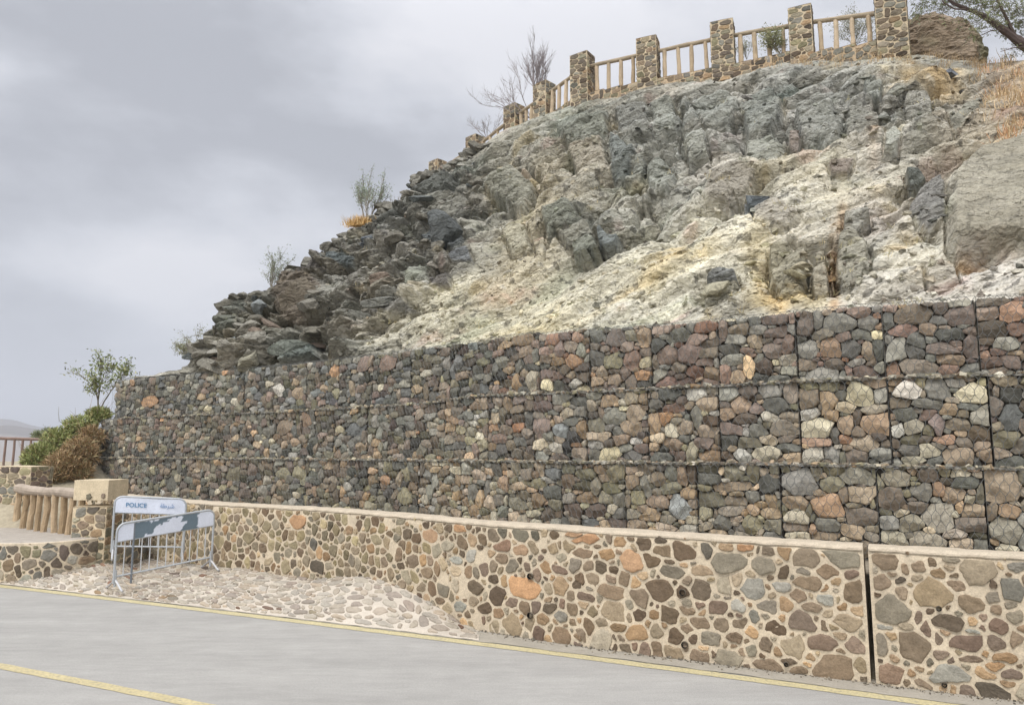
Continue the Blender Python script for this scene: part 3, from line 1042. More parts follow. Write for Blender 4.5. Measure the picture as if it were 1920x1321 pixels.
def build_gabions():
    root = empty('gabion_wall', GAB.world(GAB.L * .6, 1.0), 'three-tier grey and brown gabion wall of loose stones in wire baskets below the rock slope', 'wall')
    u_ref = {1: GAB.uz(1490, 650, OUT[1])[0], 2: GAB.uz(1496, 790, OUT[2])[0], 3: GAB.uz(1463, 930, OUT[3])[0]}
    u_left = {1: GAB.uz(212, 740, OUT[1])[0], 2: GAB.uz(168, 820, OUT[2])[0], 3: GAB.uz(157, 900, OUT[3])[0]}
    uR = GAB.L - 1.7
    wires = None
    for tier in (1, 2, 3):
        out = OUT[tier]
        bw = {1: 1.02, 2: 1.0, 3: 1.04}[tier]
        ks = np.arange(-30, 16)
        ed = [u_ref[tier] + k * bw for k in ks]
        ed = [e + (rng.normal(0, .012)) for e in ed if u_left[tier] + .4 < e < uR + 1.3]
        ed = [u_left[tier]] + ed
        fx_all = []
        for (px_, py_, w_, h_, key) in GS:
            u, z = GAB.uz(px_, py_, out)
            z0, z1 = gtop(tier + 1, u), gtop(tier, u)
            if not (z0 + .02 < z < z1 - .02):
                continue
            ua, ub = GAB.uz(px_ - w_ / 2, py_, out)[0], GAB.uz(px_ + w_ / 2, py_, out)[0]
            za, zb = GAB.uz(px_, py_ + h_ / 2, out)[1], GAB.uz(px_, py_ - h_ / 2, out)[1]
            fx_all.append([u, z, abs(ub - ua) / 2 * .98, abs(zb - za) / 2 * .98, key, rng.normal(0, .1)])
        for bi in range(len(ed) - 1):
            ua, ub = ed[bi], ed[bi + 1]
            w = ub - ua
            um = (ua + ub) / 2
            z0, z1 = float(gtop(tier + 1, um)), float(gtop(tier, um))
            h = z1 - z0
            pxm = 960 + 1388 * float(GAB.pos(um, out)[0] / GAB.pos(um, out)[1])
            mb = MB()
            fx = []
            for f in fx_all:
                if ua + .02 < f[0] < ub - .02:
                    c = [max(f[0] - ua, f[2] * .7), f[1] - z0, f[2], f[3], f[4], f[5]]
                    c[0] = min(c[0], w - f[2] * .7)
                    fx.append(c)
            near = sstep(300, 1500, pxm)
            S = pack(w, h, (.036, .10 + .012 * near), rng, fixed=fx, tries=330, ov=.84, rot=.15, aspect=(1.05, 2.5), tall=.16)
            mg = rng.uniform(.002, .010)
            slump = rng.uniform(0, .018)

            def bd(X, Y, x, y):
                return (X > mg) & (X < w - mg) & (Y > .004) & (Y < h - .006 - slump * np.sin(np.clip(X / w, 0, 1) * np.pi))
            C = cells(S, w, h, rng, cap=1.6, gap=.008, nside=(4, 5), smooth=.12, bounds=bd)
            # palette of this basket
            if tier == 3:
                base = 'vvtmgVmbTtGl' if pxm > 800 else 'VdbpgdvbTVb'
            elif tier == 2:
                base = 'gvbbTpmdGt' if pxm > 800 else 'dgbVdTpVbg'
            else:
                base = 'pbgbPPdbTgr' if pxm > 900 else 'dgVdbpgbsV'
            drift = rng.normal(0, 3)
            for s, (x, y, rad) in zip(S, C):
                colr = pick(base, rng, 13) if s[4] is None else pick(s[4], rng, 7)
                if s[4] is None and rng.random() < .05:
                    colr = pick('cltoG', rng)
                colr = lin(np.clip(colr + drift + 12, 15, 245)) / KW * 1.0
                rm = rad.mean()
                stone_geo(mb, x, y, rad, colr, rng, lambda U, Z, O: GAB.world(ua + U, z0 + Z, out + O), bulge=min(.045, rm * .45), back=.10,
                          base=-.04 - .035 * rng.random(), tilt=.14, rough=.10, facets=3)
            # dark rubble core behind the face stones
            bu = np.linspace(0.006, w - .006, 12)
            zz = np.linspace(0.0, h - .03, 8)
            U, Z = np.meshgrid(bu, zz)
            O = out - .10 + .02 * vnoise(U * 14, Z * 14, U * 0, bi)
            v = GAB.world(ua + U.ravel(), z0 + Z.ravel(), O.ravel())
            vb = GAB.world(ua + U.ravel(), z0 + Z.ravel(), out - .62)
            n = 12
            i_ = np.arange(7)[:, None] * n
            j_ = np.arange(n - 1)[None]
            q = np.stack([i_ + j_, i_ + j_ + 1, i_ + n + j_ + 1, i_ + n + j_], -1).reshape(-1, 4)
            rim = list(range(n)) + [n * r + n - 1 for r in range(1, 8)] + [7 * n + k for k in range(n - 2, -1, -1)] + [n * r for r in range(6, 0, -1)]
            rim = np.array(rim)
            rn = np.roll(rim, -1)
            q2 = np.stack([rim, rim + 96, rn + 96, rn], -1)
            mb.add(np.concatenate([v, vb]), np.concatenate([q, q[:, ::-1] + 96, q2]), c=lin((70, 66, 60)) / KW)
            # small stones lying on the basket's top edge and left end stones
            bo = mb.build('gabion_basket', M_STONE)
            put(bo, root)
            # wire mesh of the basket
            wb = MB()
            segs = []
            cwid, chh = .088, .11
            nx, ny = int(round(w / cwid)), int(round(h / chh))
            cwid, chh = w / nx, h / ny
            for r in range(ny):
                for c_ in range(nx):
                    x0 = (c_ + (.5 if r % 2 else 0)) * cwid
                    y0 = r * chh
                    if x0 > w + .001:
                        continue
                    segs.append((x0, y0, x0, y0 + chh * .45))
                    for sx in (-.5, .5):
                        x1 = x0 + sx * cwid
                        if -.001 <= x1 <= w + .001:
                            segs.append((x0, y0 + chh * .45, x1, y0 + chh))
            segs = np.array(segs)
            tk = .0018 + .0010 * near

            def ribs(sg, tk, cc, oo):
                d = sg[:, 2:] - sg[:, :2]
                ln = np.linalg.norm(d, axis=1)[:, None]
                nn = np.stack([-d[:, 1], d[:, 0]], -1) / ln
                V = []
                for (p, side, dep) in ((sg[:, :2], 1, 0), (sg[:, :2], -1, 0), (sg[:, :2], 0, 1), (sg[:, 2:], 1, 0), (sg[:, 2:], -1, 0), (sg[:, 2:], 0, 1)):
                    q_ = p + nn * tk * side
                    bul = .022 * np.sin(np.clip(q_[:, 0] / w, 0, 1) * np.pi) * np.sin(np.clip(q_[:, 1] / h, 0, 1) * np.pi)
                    V.append(GAB.world(ua + q_[:, 0], z0 + q_[:, 1], out + oo + bul + dep * tk * 1.6))
                V = np.stack(V, 1).reshape(-1, 3)
                k6 = np.arange(len(sg))[:, None] * 6
                F = np.concatenate([k6 + np.array([[0, 3, 5, 2]]), k6 + np.array([[2, 5, 4, 1]]), k6 + np.array([[1, 4, 3, 0]])])
                wb.add(V, F, c=cc)
            ribs(segs, tk, cw(118, 120, 118), .012)
            edg = []
            for (xa, ya, xb, yb) in ((0, 0, 0, h), (w, 0, w, h), (0, h, w, h), (0, .004, w, .004)):
                for k in range(8):
                    a_, b_ = k / 8, (k + 1) / 8
                    jx = [rng.normal(0, .004) for _ in range(2)]
                    edg.append((xa + (xb - xa) * a_, ya + (yb - ya) * a_, xa + (xb - xa) * b_, ya + (yb - ya) * b_))
            ribs(np.array(edg), .0024, cw(112, 112, 108), .014)
            # lid mesh lying back over the step
            lid = []
            for c_ in range(nx + 1):
                lid.append((c_ * cwid, 0, c_ * cwid + cwid * .5, 1))
            L0 = np.array(lid)
            for k in range(len(L0)):
                a3 = GAB.world(np.array([ua + min(L0[k, 0], w)]), np.array([z1 + .004]), out + .012)[0]
                b3 = GAB.world(np.array([ua + min(L0[k, 2], w)]), np.array([z1 + .008]), out - .22)[0]
                tube(wb, [a3, b3], .002, n=3, c=cw(150, 150, 146), cap=False)
            wm = wb.build('wire_mesh', M_WIRE)
            wm.parent = bo
        # ledge: stones and pale dust on the step between tiers
    return root


build_gabions()


def ledge(tier):
    """small stones and grit lying on the step between two tiers"""
    root = bpy.data.objects['gabion_wall']
    out = OUT[tier]
    r = np.random.default_rng(200 + tier)
    u0 = GAB.uz(212 if tier == 2 else 168, 800, out)[0] + .2
    uR = GAB.L - .6
    mb = MB()
    for _ in range(1500):
        u = r.uniform(u0, uR)
        V, Q = small_rock(int(r.integers(40)))
        sz = .012 + .028 * r.random() ** 2
        p = GAB.world(u, float(gtop(tier, u)) + r.uniform(-.01, .012), out - abs(r.normal(0, .05)) - .01)
        c = lin(np.clip(np.array(pick('gGmvbTl', r)) * r.uniform(.9, 1.15), 20, 240)) / KW
        mb.add((V * sz * [1.5, 1, .7]) @ rot_m(r.normal(0, .2), r.normal(0, .2), r.uniform(0, 6.3)).T + p, Q, c=c)
    n = 500
    u = np.linspace(u0, uR, n)
    z = gtop(tier, u)
    rr = [GAB.world(u, z + dz + .006 * fbm(u * 9, u * 0 + o * 20, u * 0, 3, seed=tier), out + o) for (o, dz) in ((-.02, -.02), (-.03, .002), (-.35, .006))]
    v = np.stack(rr)
    i = np.arange(2)[:, None] * n
    j = np.arange(n - 1)[None]
    mb.add(v.reshape(-1, 3), np.stack([i + j, i + j + 1, i + n + j + 1, i + n + j], -1).reshape(-1, 4), c=lin((130, 126, 116)) / KW)
    put(mb.build('gravel_ledge', M_STONE), root)


# ================================================================== STONE APRON
def build_apron():
    J = [(-60, 13.9, .35), (60, 14.1, .35), (200, 14.4, .38)]
    back = []
    for (px_, Y, z) in J:
        p = at(px_, 1000, Y)
        back.append((p[0], p[1], z))
    for (px_, py_) in ((250, 1043), (300, 1050), (345, 1056), (380, 1060), (450, 1066), (520, 1076), (590, 1084), (635, 1078), (680, 1079), (717, 1089), (755, 1101), (792, 1120), (830, 1142), (862, 1168), (895, 1195)):
        u, z = WAL.uz(px_, py_)
        w_ = WAL.world(u, max(z, .0), -.03)
        back.append(tuple(w_))
    back = np.array(back)
    front = []
    for bx in back:
        # nearest matching point on the road edge: same screen column
        uu = np.linspace(0, ROADP.L, 3000)
        x, y = ROADP.pos(uu, -.10)
        ok = (y > 1) & (y < 30)
        k = np.interp(bx[0] / bx[1] + .0, (x / y)[ok], uu[ok])
        k = k + .0
        fx_, fy_ = ROADP.pos(k, -.10)
        front.append((fx_, fy_, .012))
    front = np.array(front)
    dd = np.r_[0, np.cumsum(np.linalg.norm(np.diff(front[:, :2], axis=0), axis=1))]
    Lf = dd[-1]

    def surf(U, V, O=0.0):
        """U along the road in metres, V 0..1 towards the wall"""
        U = np.asarray(U, float)
        F = np.stack([np.interp(U, dd, front[:, k]) for k in range(3)], -1)
        B = np.stack([np.interp(U, dd, back[:, k]) for k in range(3)], -1)
        V = np.asarray(V, float)[..., None]
        P = F + (B - F) * V
        P[..., 2] = F[..., 2] + (B[..., 2] - F[..., 2]) * (V[..., 0] ** .85) + O
        P[..., 2] += .02 * fbm(P[..., 0] * 1.1, P[..., 1] * 1.1, P[..., 0] * 0, 3, seed=2) * (V[..., 0] > .02)
        return P
    n, m = 300, 60
    U, V = np.meshgrid(np.linspace(0, Lf, n), np.linspace(0, 1, m))
    P = surf(U, V)
    P[..., 2] += .006 * fbm(P[..., 0] * 9, P[..., 1] * 9, P[..., 0] * 0, 3)
    i = np.arange(m - 1)[:, None] * n
    j = np.arange(n - 1)[None]
    q = np.stack([i + j, i + j + 1, i + n + j + 1, i + n + j], -1).reshape(-1, 4)
    mb = MB()
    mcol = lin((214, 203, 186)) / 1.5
    c = np.repeat(mcol[None], n * m, 0) * (1 + .1 * fbm(P[..., 0].ravel() * 1.5, P[..., 1].ravel() * 1.5, P[..., 0].ravel() * 0, 3)[:, None])
    mb.add(P.reshape(-1, 3), q, c=c)
    # stones set in the mortar, laid out in plan metres
    wd = np.linalg.norm((back - front)[:, :2], axis=1)

    def wid(U):
        return np.interp(U, dd, wd)
    H = wd.max()
    S = pack(Lf, H, (.045, .10), rng, tries=3600, ov=.88, rot=.5, aspect=(1.2, 2.2), tall=.25)
    S = [s for s in S if .03 < s[1] < wid(s[0]) - .02]

    def bd(X, Y, x, y):
        return (X > 0) & (X < Lf) & (Y > .02) & (Y < wid(X) + .05)
    C = cells(S, Lf, H, rng, cap=1.35, gap=.036, bounds=bd)
    for s, (x, y, rad) in zip(S, C):
        colr = lin(np.array(pick('mGtlpTmG', rng, 8)) * .42 + np.array((208, 196, 180)) * .58) / 1.5
        if rng.random() < .07:
            colr = lin(pick('PTmr', rng)) / 1.5
        stone_geo(mb, x, y, rad, colr, rng, lambda U_, Z_, O_: surf(np.clip(U_, 0, Lf), np.clip(Z_ / np.maximum(wid(np.clip(U_, 0, Lf)), .05), 0, 1), O_),
                  bulge=.014, back=.015, base=.004, tilt=.03, rough=.2)
    tag(mb.build('stone_apron', M_APRON), kind='structure')
    # concrete haunch along the road edge
    return surf, dd


apron_surf, apron_d = build_apron()
strip('road_shoulder', ROADP, -.50, -.08, .008, M_APRON, cg(196, 188, 172), u0=ROADP.d[0] + 2, edge=.05, rows=6, n=900)


# ================================================================== masonry helper for pillars and flat faces
def masonry_box(mb, cx, cy, z0, sx, sy, sz, yaw, palette, mort, k=KW, rr=(.03, .085), cap=True, taper=0.0, seed=0, ov=.9, tall=.05):
    r = np.random.default_rng(seed)
    c, s = math.cos(yaw), math.sin(yaw)

    def W_(lx, ly, z):
        t = 1 - taper * (z - z0) / sz
        return np.stack([cx + (c * lx - s * ly) * t, cy + (s * lx + c * ly) * t, z + 0 * lx], -1)
    # mortar core
    g = 6
    for (ux, uy, nx, ny, w, hd) in ((1, 0, 0, -1, sx, sy / 2), (0, 1, 1, 0, sy, sx / 2), (-1, 0, 0, 1, sx, sy / 2), (0, -1, -1, 0, sy, sx / 2)):
        uu = np.linspace(-w / 2, w / 2, g)
        zz = np.linspace(0, sz, 10)
        U, Z = np.meshgrid(uu, zz)
        v = W_((ux * U + nx * hd).ravel(), (uy * U + ny * hd).ravel(), (z0 + Z).ravel())
        v = v + .006 * np.stack([vnoise(v[:, 0] * 9, v[:, 1] * 9, v[:, 2] * 9, k_) for k_ in (1, 2, 3)], -1)
        i = np.arange(9)[:, None] * g
        j = np.arange(g - 1)[None]
        q = np.stack([i + j, i + j + 1, i + g + j + 1, i + g + j], -1).reshape(-1, 4)
        mb.add(v, q, c=lin(mort) / k)
        S = pack(w, sz, rr, r, tries=int(500 * w * sz) + 60, ov=ov, rot=.1, aspect=(1.2, 2.2), tall=tall)
        C = cells(S, w, sz, r, cap=1.4, gap=.026, nside=(4, 5))
        for st, (x, y, rad) in zip(S, C):
            col = lin(pick(palette, r, 8)) / k
            stone_geo(mb, x, y, rad, col, r, lambda U_, Z_, O_: W_(ux * (U_ - w / 2) + nx * (hd + O_), uy * (U_ - w / 2) + ny * (hd + O_), z0 + Z_),
                      bulge=.012, back=.02, base=.004, tilt=.05, rough=.3)
    if cap:
        g = 6
        U, Vv = np.meshgrid(np.linspace(-.5, .5, g), np.linspace(-.5, .5, g))
        zc = z0 + sz + .028 * (1 - (2 * np.abs(U)) ** 2 * .7) * (1 - (2 * np.abs(Vv)) ** 2 * .7) - .004
        v = W_((U * (sx + .015)).ravel(), (Vv * (sy + .015)).ravel(), zc.ravel())
        i = np.arange(g - 1)[:, None] * g
        j = np.arange(g - 1)[None]
        q = np.stack([i + j, i + j + 1, i + g + j + 1, i + g + j], -1).reshape(-1, 4)
        mb.add(v, q, c=lin(mort) / k)


def log(mb, a, b, r0, r1, col, seed=0, n=9, seg=9, wob=.12, bend=.01):
    a, b = np.asarray(a, float), np.asarray(b, float)
    t = np.linspace(0, 1, seg)[:, None]
    p = a + (b - a) * t
    off = bend * np.stack([vnoise(t[:, 0] * 2.3 + seed, t[:, 0] * 0 + seed, t[:, 0] * 0 + k, 1) for k in range(3)], -1)
    rad = (r0 + (r1 - r0) * t[:, 0]) * (1 + .06 * vnoise(t[:, 0] * 5 + seed * 3.3, t[:, 0] * 0, t[:, 0] * 0))
    tube(mb, p + off, rad, n=n, c=col, wob=wob, seed=seed)


# ================================================================== LEFT: ledge, pillar, log fence
def build_left():
    # curved stone ledge in front of the log fence
    fr = [(-13.5, 15.2), (-11.5, 14.2), (-10.2, 13.62), (-9.3, 13.22), (-8.8, 13.02), (-8.4, 12.90), (-8.05, 12.86), (-7.75, 12.93), (-7.5, 13.1), (-7.32, 13.35), (-7.2, 13.7), (-7.13, 14.2), (-7.1, 15.2)]
    P = Path(fr)
    rgn = np.random.default_rng(21)
    zt = .64

    def ztop(u):
        return np.interp(u, [0, P.L * .5, P.L * .78, P.L], [.66, .63, .70, .62])
    mb = MB()
    n = 150
    u = np.linspace(0, P.L, n)
    rows = []
    for k in range(12):
        t = k / 11
        rows.append(P.world(u, -.05 + (ztop(u) + .05) * t, .006 * fbm(u * 8, u * 0 + k, u * 0, 3)))
    rows.append(P.world(u, ztop(u) + .018, -.035))
    rows.append(P.world(u, ztop(u) + .02 + .006 * fbm(u * 6, u * 0, u * 0, 3), -.25))
    # top runs back to the fence line
    x, y = P.pos(u, 0)
    yb = np.full(n, 16.9)
    rows.append(np.stack([np.minimum(x, -7.4), np.maximum(yb, y + .4), ztop(u) - .02], -1))
    v = np.stack(rows)
    m = len(rows)
    i = np.arange(m - 1)[:, None] * n
    j = np.arange(n - 1)[None]
    q = np.stack([i + j, i + j + 1, i + n + j + 1, i + n + j], -1).reshape(-1, 4)
    c = np.repeat((lin((204, 189, 164)) / KW)[None], m * n, 0)
    c[12 * n:] = lin((200, 190, 176)) / KG
    mb.add(v.reshape(-1, 3), q, c=c)
    S = pack(P.L, .75, (.038, .11), rgn, tries=2600, ov=.88, rot=.3, aspect=(1.0, 2.0), tall=.2)
    S = [s for s in S if s[1] < ztop(s[0])]

    def bd(X, Y, x, y):
        return (X > 0) & (X < P.L) & (Y < ztop(X) - .02) & (Y > -.03)
    C = cells(S, P.L, .75, rgn, cap=1.5, gap=.034, bounds=bd)
    for s, (x_, y_, rad) in zip(S, C):
        stone_geo(mb, x_, y_, rad, lin(pick('bgmvTBGpb', rgn)) / KW, rgn, lambda U, Z, O: P.world(U, Z, O), bulge=.014, back=.02, base=.003, tilt=.03, rough=.25)
    tag(mb.build('stone_ledge', M_MASON, origin=(-8.5, 13.2, 0)), 'curved low masonry ledge at the roadside in front of the short log fence', 'ledge')

    # log fence with its two masonry piers
    root = empty('log_fence', (-9.1, 15, .63), 'short fence of thick upright logs between two cream stone piers above the curved ledge', 'fence')
    mb = MB()
    masonry_box(mb, -7.46, 13.78, .1, .62, .62, 1.14, R(-3), 'vmbgTv', (203, 186, 156), seed=5, rr=(.04, .09))
    box_mb(mb, -7.46, 13.78, 1.53, .628, .628, .35, c=lin((206, 190, 160)) / KW, M=Matrix.Rotation(R(-3), 3, 'Z'))
    r5 = np.random.default_rng(55)
    for (dx, dz, r_, k) in ((-.04, 1.42, .05, 'v'), (.22, 1.43, .04, 'b')):
        rad = r_ * (1 + r5.normal(0, .12, 14))
        stone_geo(mb, -7.46 + dx, dz, rad, lin(pick(k, r5)) / KW, r5, lambda U, Z, O: np.stack([U, 13.78 - .325 - O + (U + 7.46) * -.052, Z], -1), bulge=.012, back=.02, base=.002, tilt=.03)
    put(mb.build('stone_pillar', M_MASON), root)
    mb = MB()
    masonry_box(mb, -11.05, 16.95, .3, 1.12, .7, 1.58, R(-6), 'vmbgTp', (203, 187, 158), seed=8, rr=(.04, .10))
    put(mb.build('stone_pillar', M_MASON), root)
    A = np.array([-10.62, 16.28, 1.43])
    B = np.array([-7.72, 13.80, 1.40])
    mb = MB()
    log(mb, A, B, .10, .085, lin((168, 154, 138)) / KW * .95, seed=3, n=12, seg=16, bend=.03)
    put(mb.build('top_rail', M_WOOD), root)
    for k in range(9):
        t = (k + .35) / 8.9
        p = A + (B - A) * t
        mb = MB()
        lean = rgn.normal(0, .02)
        log(mb, (p[0] + lean, p[1], .60), (p[0], p[1], p[2] - .03), rgn.uniform(.056, .068), rgn.uniform(.052, .062), lin(np.array((172, 150, 120)) + rgn.normal(0, 9)) / KW, seed=k * 2.1, n=10, wob=.2, bend=.02)
        put(mb.build('baluster', M_WOOD), root)

    # far railing
    rf = empty('wooden_railing', (-18, 26, 1.8), 'distant brown railing with thin posts seen above the left stone pier', 'railing')
    a0 = at(-160, 818, 26.5)
    b0 = at(118, 824, 24.6)
    mb = MB()
    log(mb, a0, b0, .05, .05, lin((128, 108, 98)) / KW, seed=4, n=8, seg=14)
    put(mb.build('top_rail', M_WOOD), rf)
    for k in range(18):
        t = (k + .4) / 18
        p = a0 + (b0 - a0) * t
        mb = MB()
        log(mb, (p[0], p[1], 1.55), (p[0] + rgn.normal(0, .02), p[1], p[2] - .02), .042, .036, lin((134, 114, 104)) / KW, seed=k, n=7, seg=5)
        put(mb.build('baluster', M_WOOD), rf)


build_left()


# ================================================================== POLICE BARRIERS
def barrier(A, B, h, lab, front):
    A, B = np.array(A, float), np.array(B, float)
    mid = (A + B) / 2
    root = empty('crowd_barrier', mid, lab, 'barrier', 'steel crowd barriers at the end of the stone apron')
    d = (B - A)
    L = np.linalg.norm(d[:2])
    e = d / L                     # includes the slope
    nrm = np.array([e[1], -e[0], 0.0])
    nrm /= np.linalg.norm(nrm)
    if nrm[1] > 0:
        nrm = -nrm
    up = np.array([0, 0, 1.0])
    st = cw(176, 180, 182)
    # frame: rounded hoop
    rc = .12
    pts = [A + up * .1]
    pts.append(A + up * (h - rc))
    for a in (20, 45, 70):
        pts.append(A + e * (rc - rc * math.cos(R(a))) + up * (h - rc + rc * math.sin(R(a))))
    pts.append(A + e * rc + up * h)
    pts.append(B - e * rc + up * h)
    for a in (70, 45, 20):
        pts.append(B - e * (rc - rc * math.cos(R(a))) + up * (h - rc + rc * math.sin(R(a))))
    pts.append(B + up * (h - rc))
    pts.append(B + up * .1)
    mb = MB()
    tube(mb, pts, .019, n=8, c=st)
    tube(mb, [A + up * .2, B + up * .2], .015, n=7, c=st)
    tube(mb, [A + up * (h - .27), B + up * (h - .27)], .012, n=7, c=st)
    put(mb.build('frame', M_STEEL), root)
    nb = int(L / .125)
    for k in range(1, nb):
        p = A + e * (L * k / nb)
        mb = MB()
        tube(mb, [p + up * .2, p + up * (h - .27)], .0085, n=6, c=cw(196, 198, 198))
        put(mb.build('bar', M_STEEL), root)
    for p, s in ((A + e * .02, 1), (B - e * .02, -1)):
        mb = MB()
        q0 = p + up * .14
        tube(mb, [p + nrm * .30 + up * .012, p + nrm * .26 + up * .02, q0 + nrm * .03, q0 - nrm * .03, p - nrm * .26 + up * .02, p - nrm * .30 + up * .012], .017, n=7, c=cw(190, 190, 190))
        tube(mb, [p + up * .05, p + up * .3], .022, n=8, c=st)
        put(mb.build('foot', M_STEEL), root)
    # sheet panel, rounded ends, slightly dented
    mb = MB()
    nu, nv = 90, 14
    hp = .235
    U, V = np.meshgrid(np.linspace(0, 1, nu), np.linspace(0, 1, nv))
    s = U * (L - .03) + .015
    # follow the hoop's round corners
    dl = np.minimum(s, L - s)
    topz = np.where(dl < rc, h - rc + np.sqrt(np.maximum(rc ** 2 - (rc - dl) ** 2, 0)), h) - .012
    z = (h - .265) + (topz - (h - .265)) * V
    dent = .006 * fbm(s * 3, z * 3, s * 0, 3, seed=front) + .012
    v = A + e * s[..., None] + up * z[..., None] + nrm * dent[..., None]
    vb = v - nrm * .003
    i = np.arange(nv - 1)[:, None] * nu
    j = np.arange(nu - 1)[None]
    q = np.stack([i + j, i + j + 1, i + nu + j + 1, i + nu + j], -1).reshape(-1, 4)
    white = lin((214, 220, 232)) / KW * 1.02
    col = np.repeat(white[None], nu * nv, 0)
    if front:
        # worn dark repaint with peeled patches
        zz = (z - (h - .265)) / .25
        f_ = fbm(s * 3.0, zz * 1.2, s * 0, 4, seed=14).ravel()
        m_ = (s.ravel() > .27) & (f_ < .22 - .5 * np.exp(-((s.ravel() - .85) / .22) ** 2) * (zz.ravel() < .55) - .6 * np.exp(-((s.ravel() - L + .10) / .10) ** 2))
        m_ &= ~((zz.ravel() < .22) & (s.ravel() < .8) & (s.ravel() > .55))
        col[m_] = lin((104, 120, 130)) / KW
    else:
        col *= (1 + .05 * fbm(s * 4, z * 5, s * 0, 3).ravel()[:, None])
    mb.add(v.reshape(-1, 3), q, c=col)
    mb.add(vb.reshape(-1, 3), q[:, ::-1], c=white * .8)
    pn = mb.build('sign_panel', M_PAINT)
    put(pn, root)
    return root, A, e, nrm, up, h, L, pn


def lettering(txt, size, org, e, nrm, up, col, parent, bold=.0):
    cu = bpy.data.curves.new('lettering', 'FONT')
    cu.body = txt
    cu.size = size
    cu.extrude = .0008
    cu.offset = bold
    to = bpy.data.objects.new('lettering_tmp', cu)
    COL.objects.link(to)
    dg = bpy.context.evaluated_depsgraph_get()
    me = bpy.data.meshes.new_from_object(to.evaluated_get(dg))
    bpy.data.objects.remove(to)
    n = len(me.vertices)
    if n == 0:
        return
    co = np.empty(n * 3, np.float32)
    me.vertices.foreach_get('co', co)
    co = co.reshape(-1, 3)
    w = org + co[:, :1] * e + co[:, 1:2] * up + co[:, 2:3] * nrm
    me.vertices.foreach_set('co', w.astype(np.float32).ravel())
    ca = me.color_attributes.new('Col', 'FLOAT_COLOR', 'POINT')
    ca.data.foreach_set('color', np.tile(np.r_[lin(col) / KW, 1].astype(np.float32), n))
    me.materials.clear()
    me.materials.append(M_PAINT)
    me.update()
    o = bpy.data.objects.new('lettering', me)
    COL.objects.link(o)
    o.parent = parent


def build_barriers():
    r, A, e, nn, up, h, L, pn = barrier(at(212, 1106, 11.95), at(396, 1066, 13.15), 1.0,
                                        'nearer steel crowd barrier whose dark grey top panel has peeled to white patches', 1)
    # second upright near its left end
    mb = MB()
    p = A + e * .26
    tube(mb, [p + up * .05, p + up * (h - .02)], .017, n=8, c=cw(120, 126, 132))
    put(mb.build('post', M_STEEL), r)
    r, A, e, nn, up, h, L, pn = barrier(at(208, 1046, 13.0) * 1.0, at(343, 1047, 13.5), 1.03,
                                        'farther steel crowd barrier with clean white panel lettered in blue', 0)
    o = A + up * (h - .165) + e * .17 + nn * .022
    lettering('POLICE', .10, o, e, nn, up, (72, 128, 168), pn, bold=.001)
    o = A + up * (h - .16) + e * (L - .42) + nn * .022
    lettering('\ufe94\ufec3\ufeae\ufeb7', .10, o, e, nn, up, (100, 140, 185), pn)


build_barriers()

# ================================================================== ROCK SLOPE
RIDGE = [(255, 709, 19.4), (300, 705, 19.1), (345, 690, 18.9), (375, 666, 19.2), (398, 640, 19.6), (408, 592, 20.0), (430, 566, 20.4), (470, 556, 20.8), (524, 541, 21.0), (546, 510, 21.2),
         (600, 480, 21.5), (640, 452, 21.8), (662, 430, 22.0), (720, 397, 22.3), (758, 374, 22.5), (774, 345, 22.6), (830, 312, 22.8), (890, 282, 23.2), (950, 243, 22.8), (1020, 214, 22.2),
         (1094, 191, 21.3), (1217, 166, 20.2), (1357, 138, 19.3), (1505, 116, 18.3), (1640, 104, 17.3), (1750, 104, 16.6), (1850, 118, 15.8), (1920, 112, 15.2), (2050, 100, 14.2), (2200, 92, 13.4), (2500, 96, 12.2), (2900, 110, 11.0)]
RID = np.array(RIDGE, float)

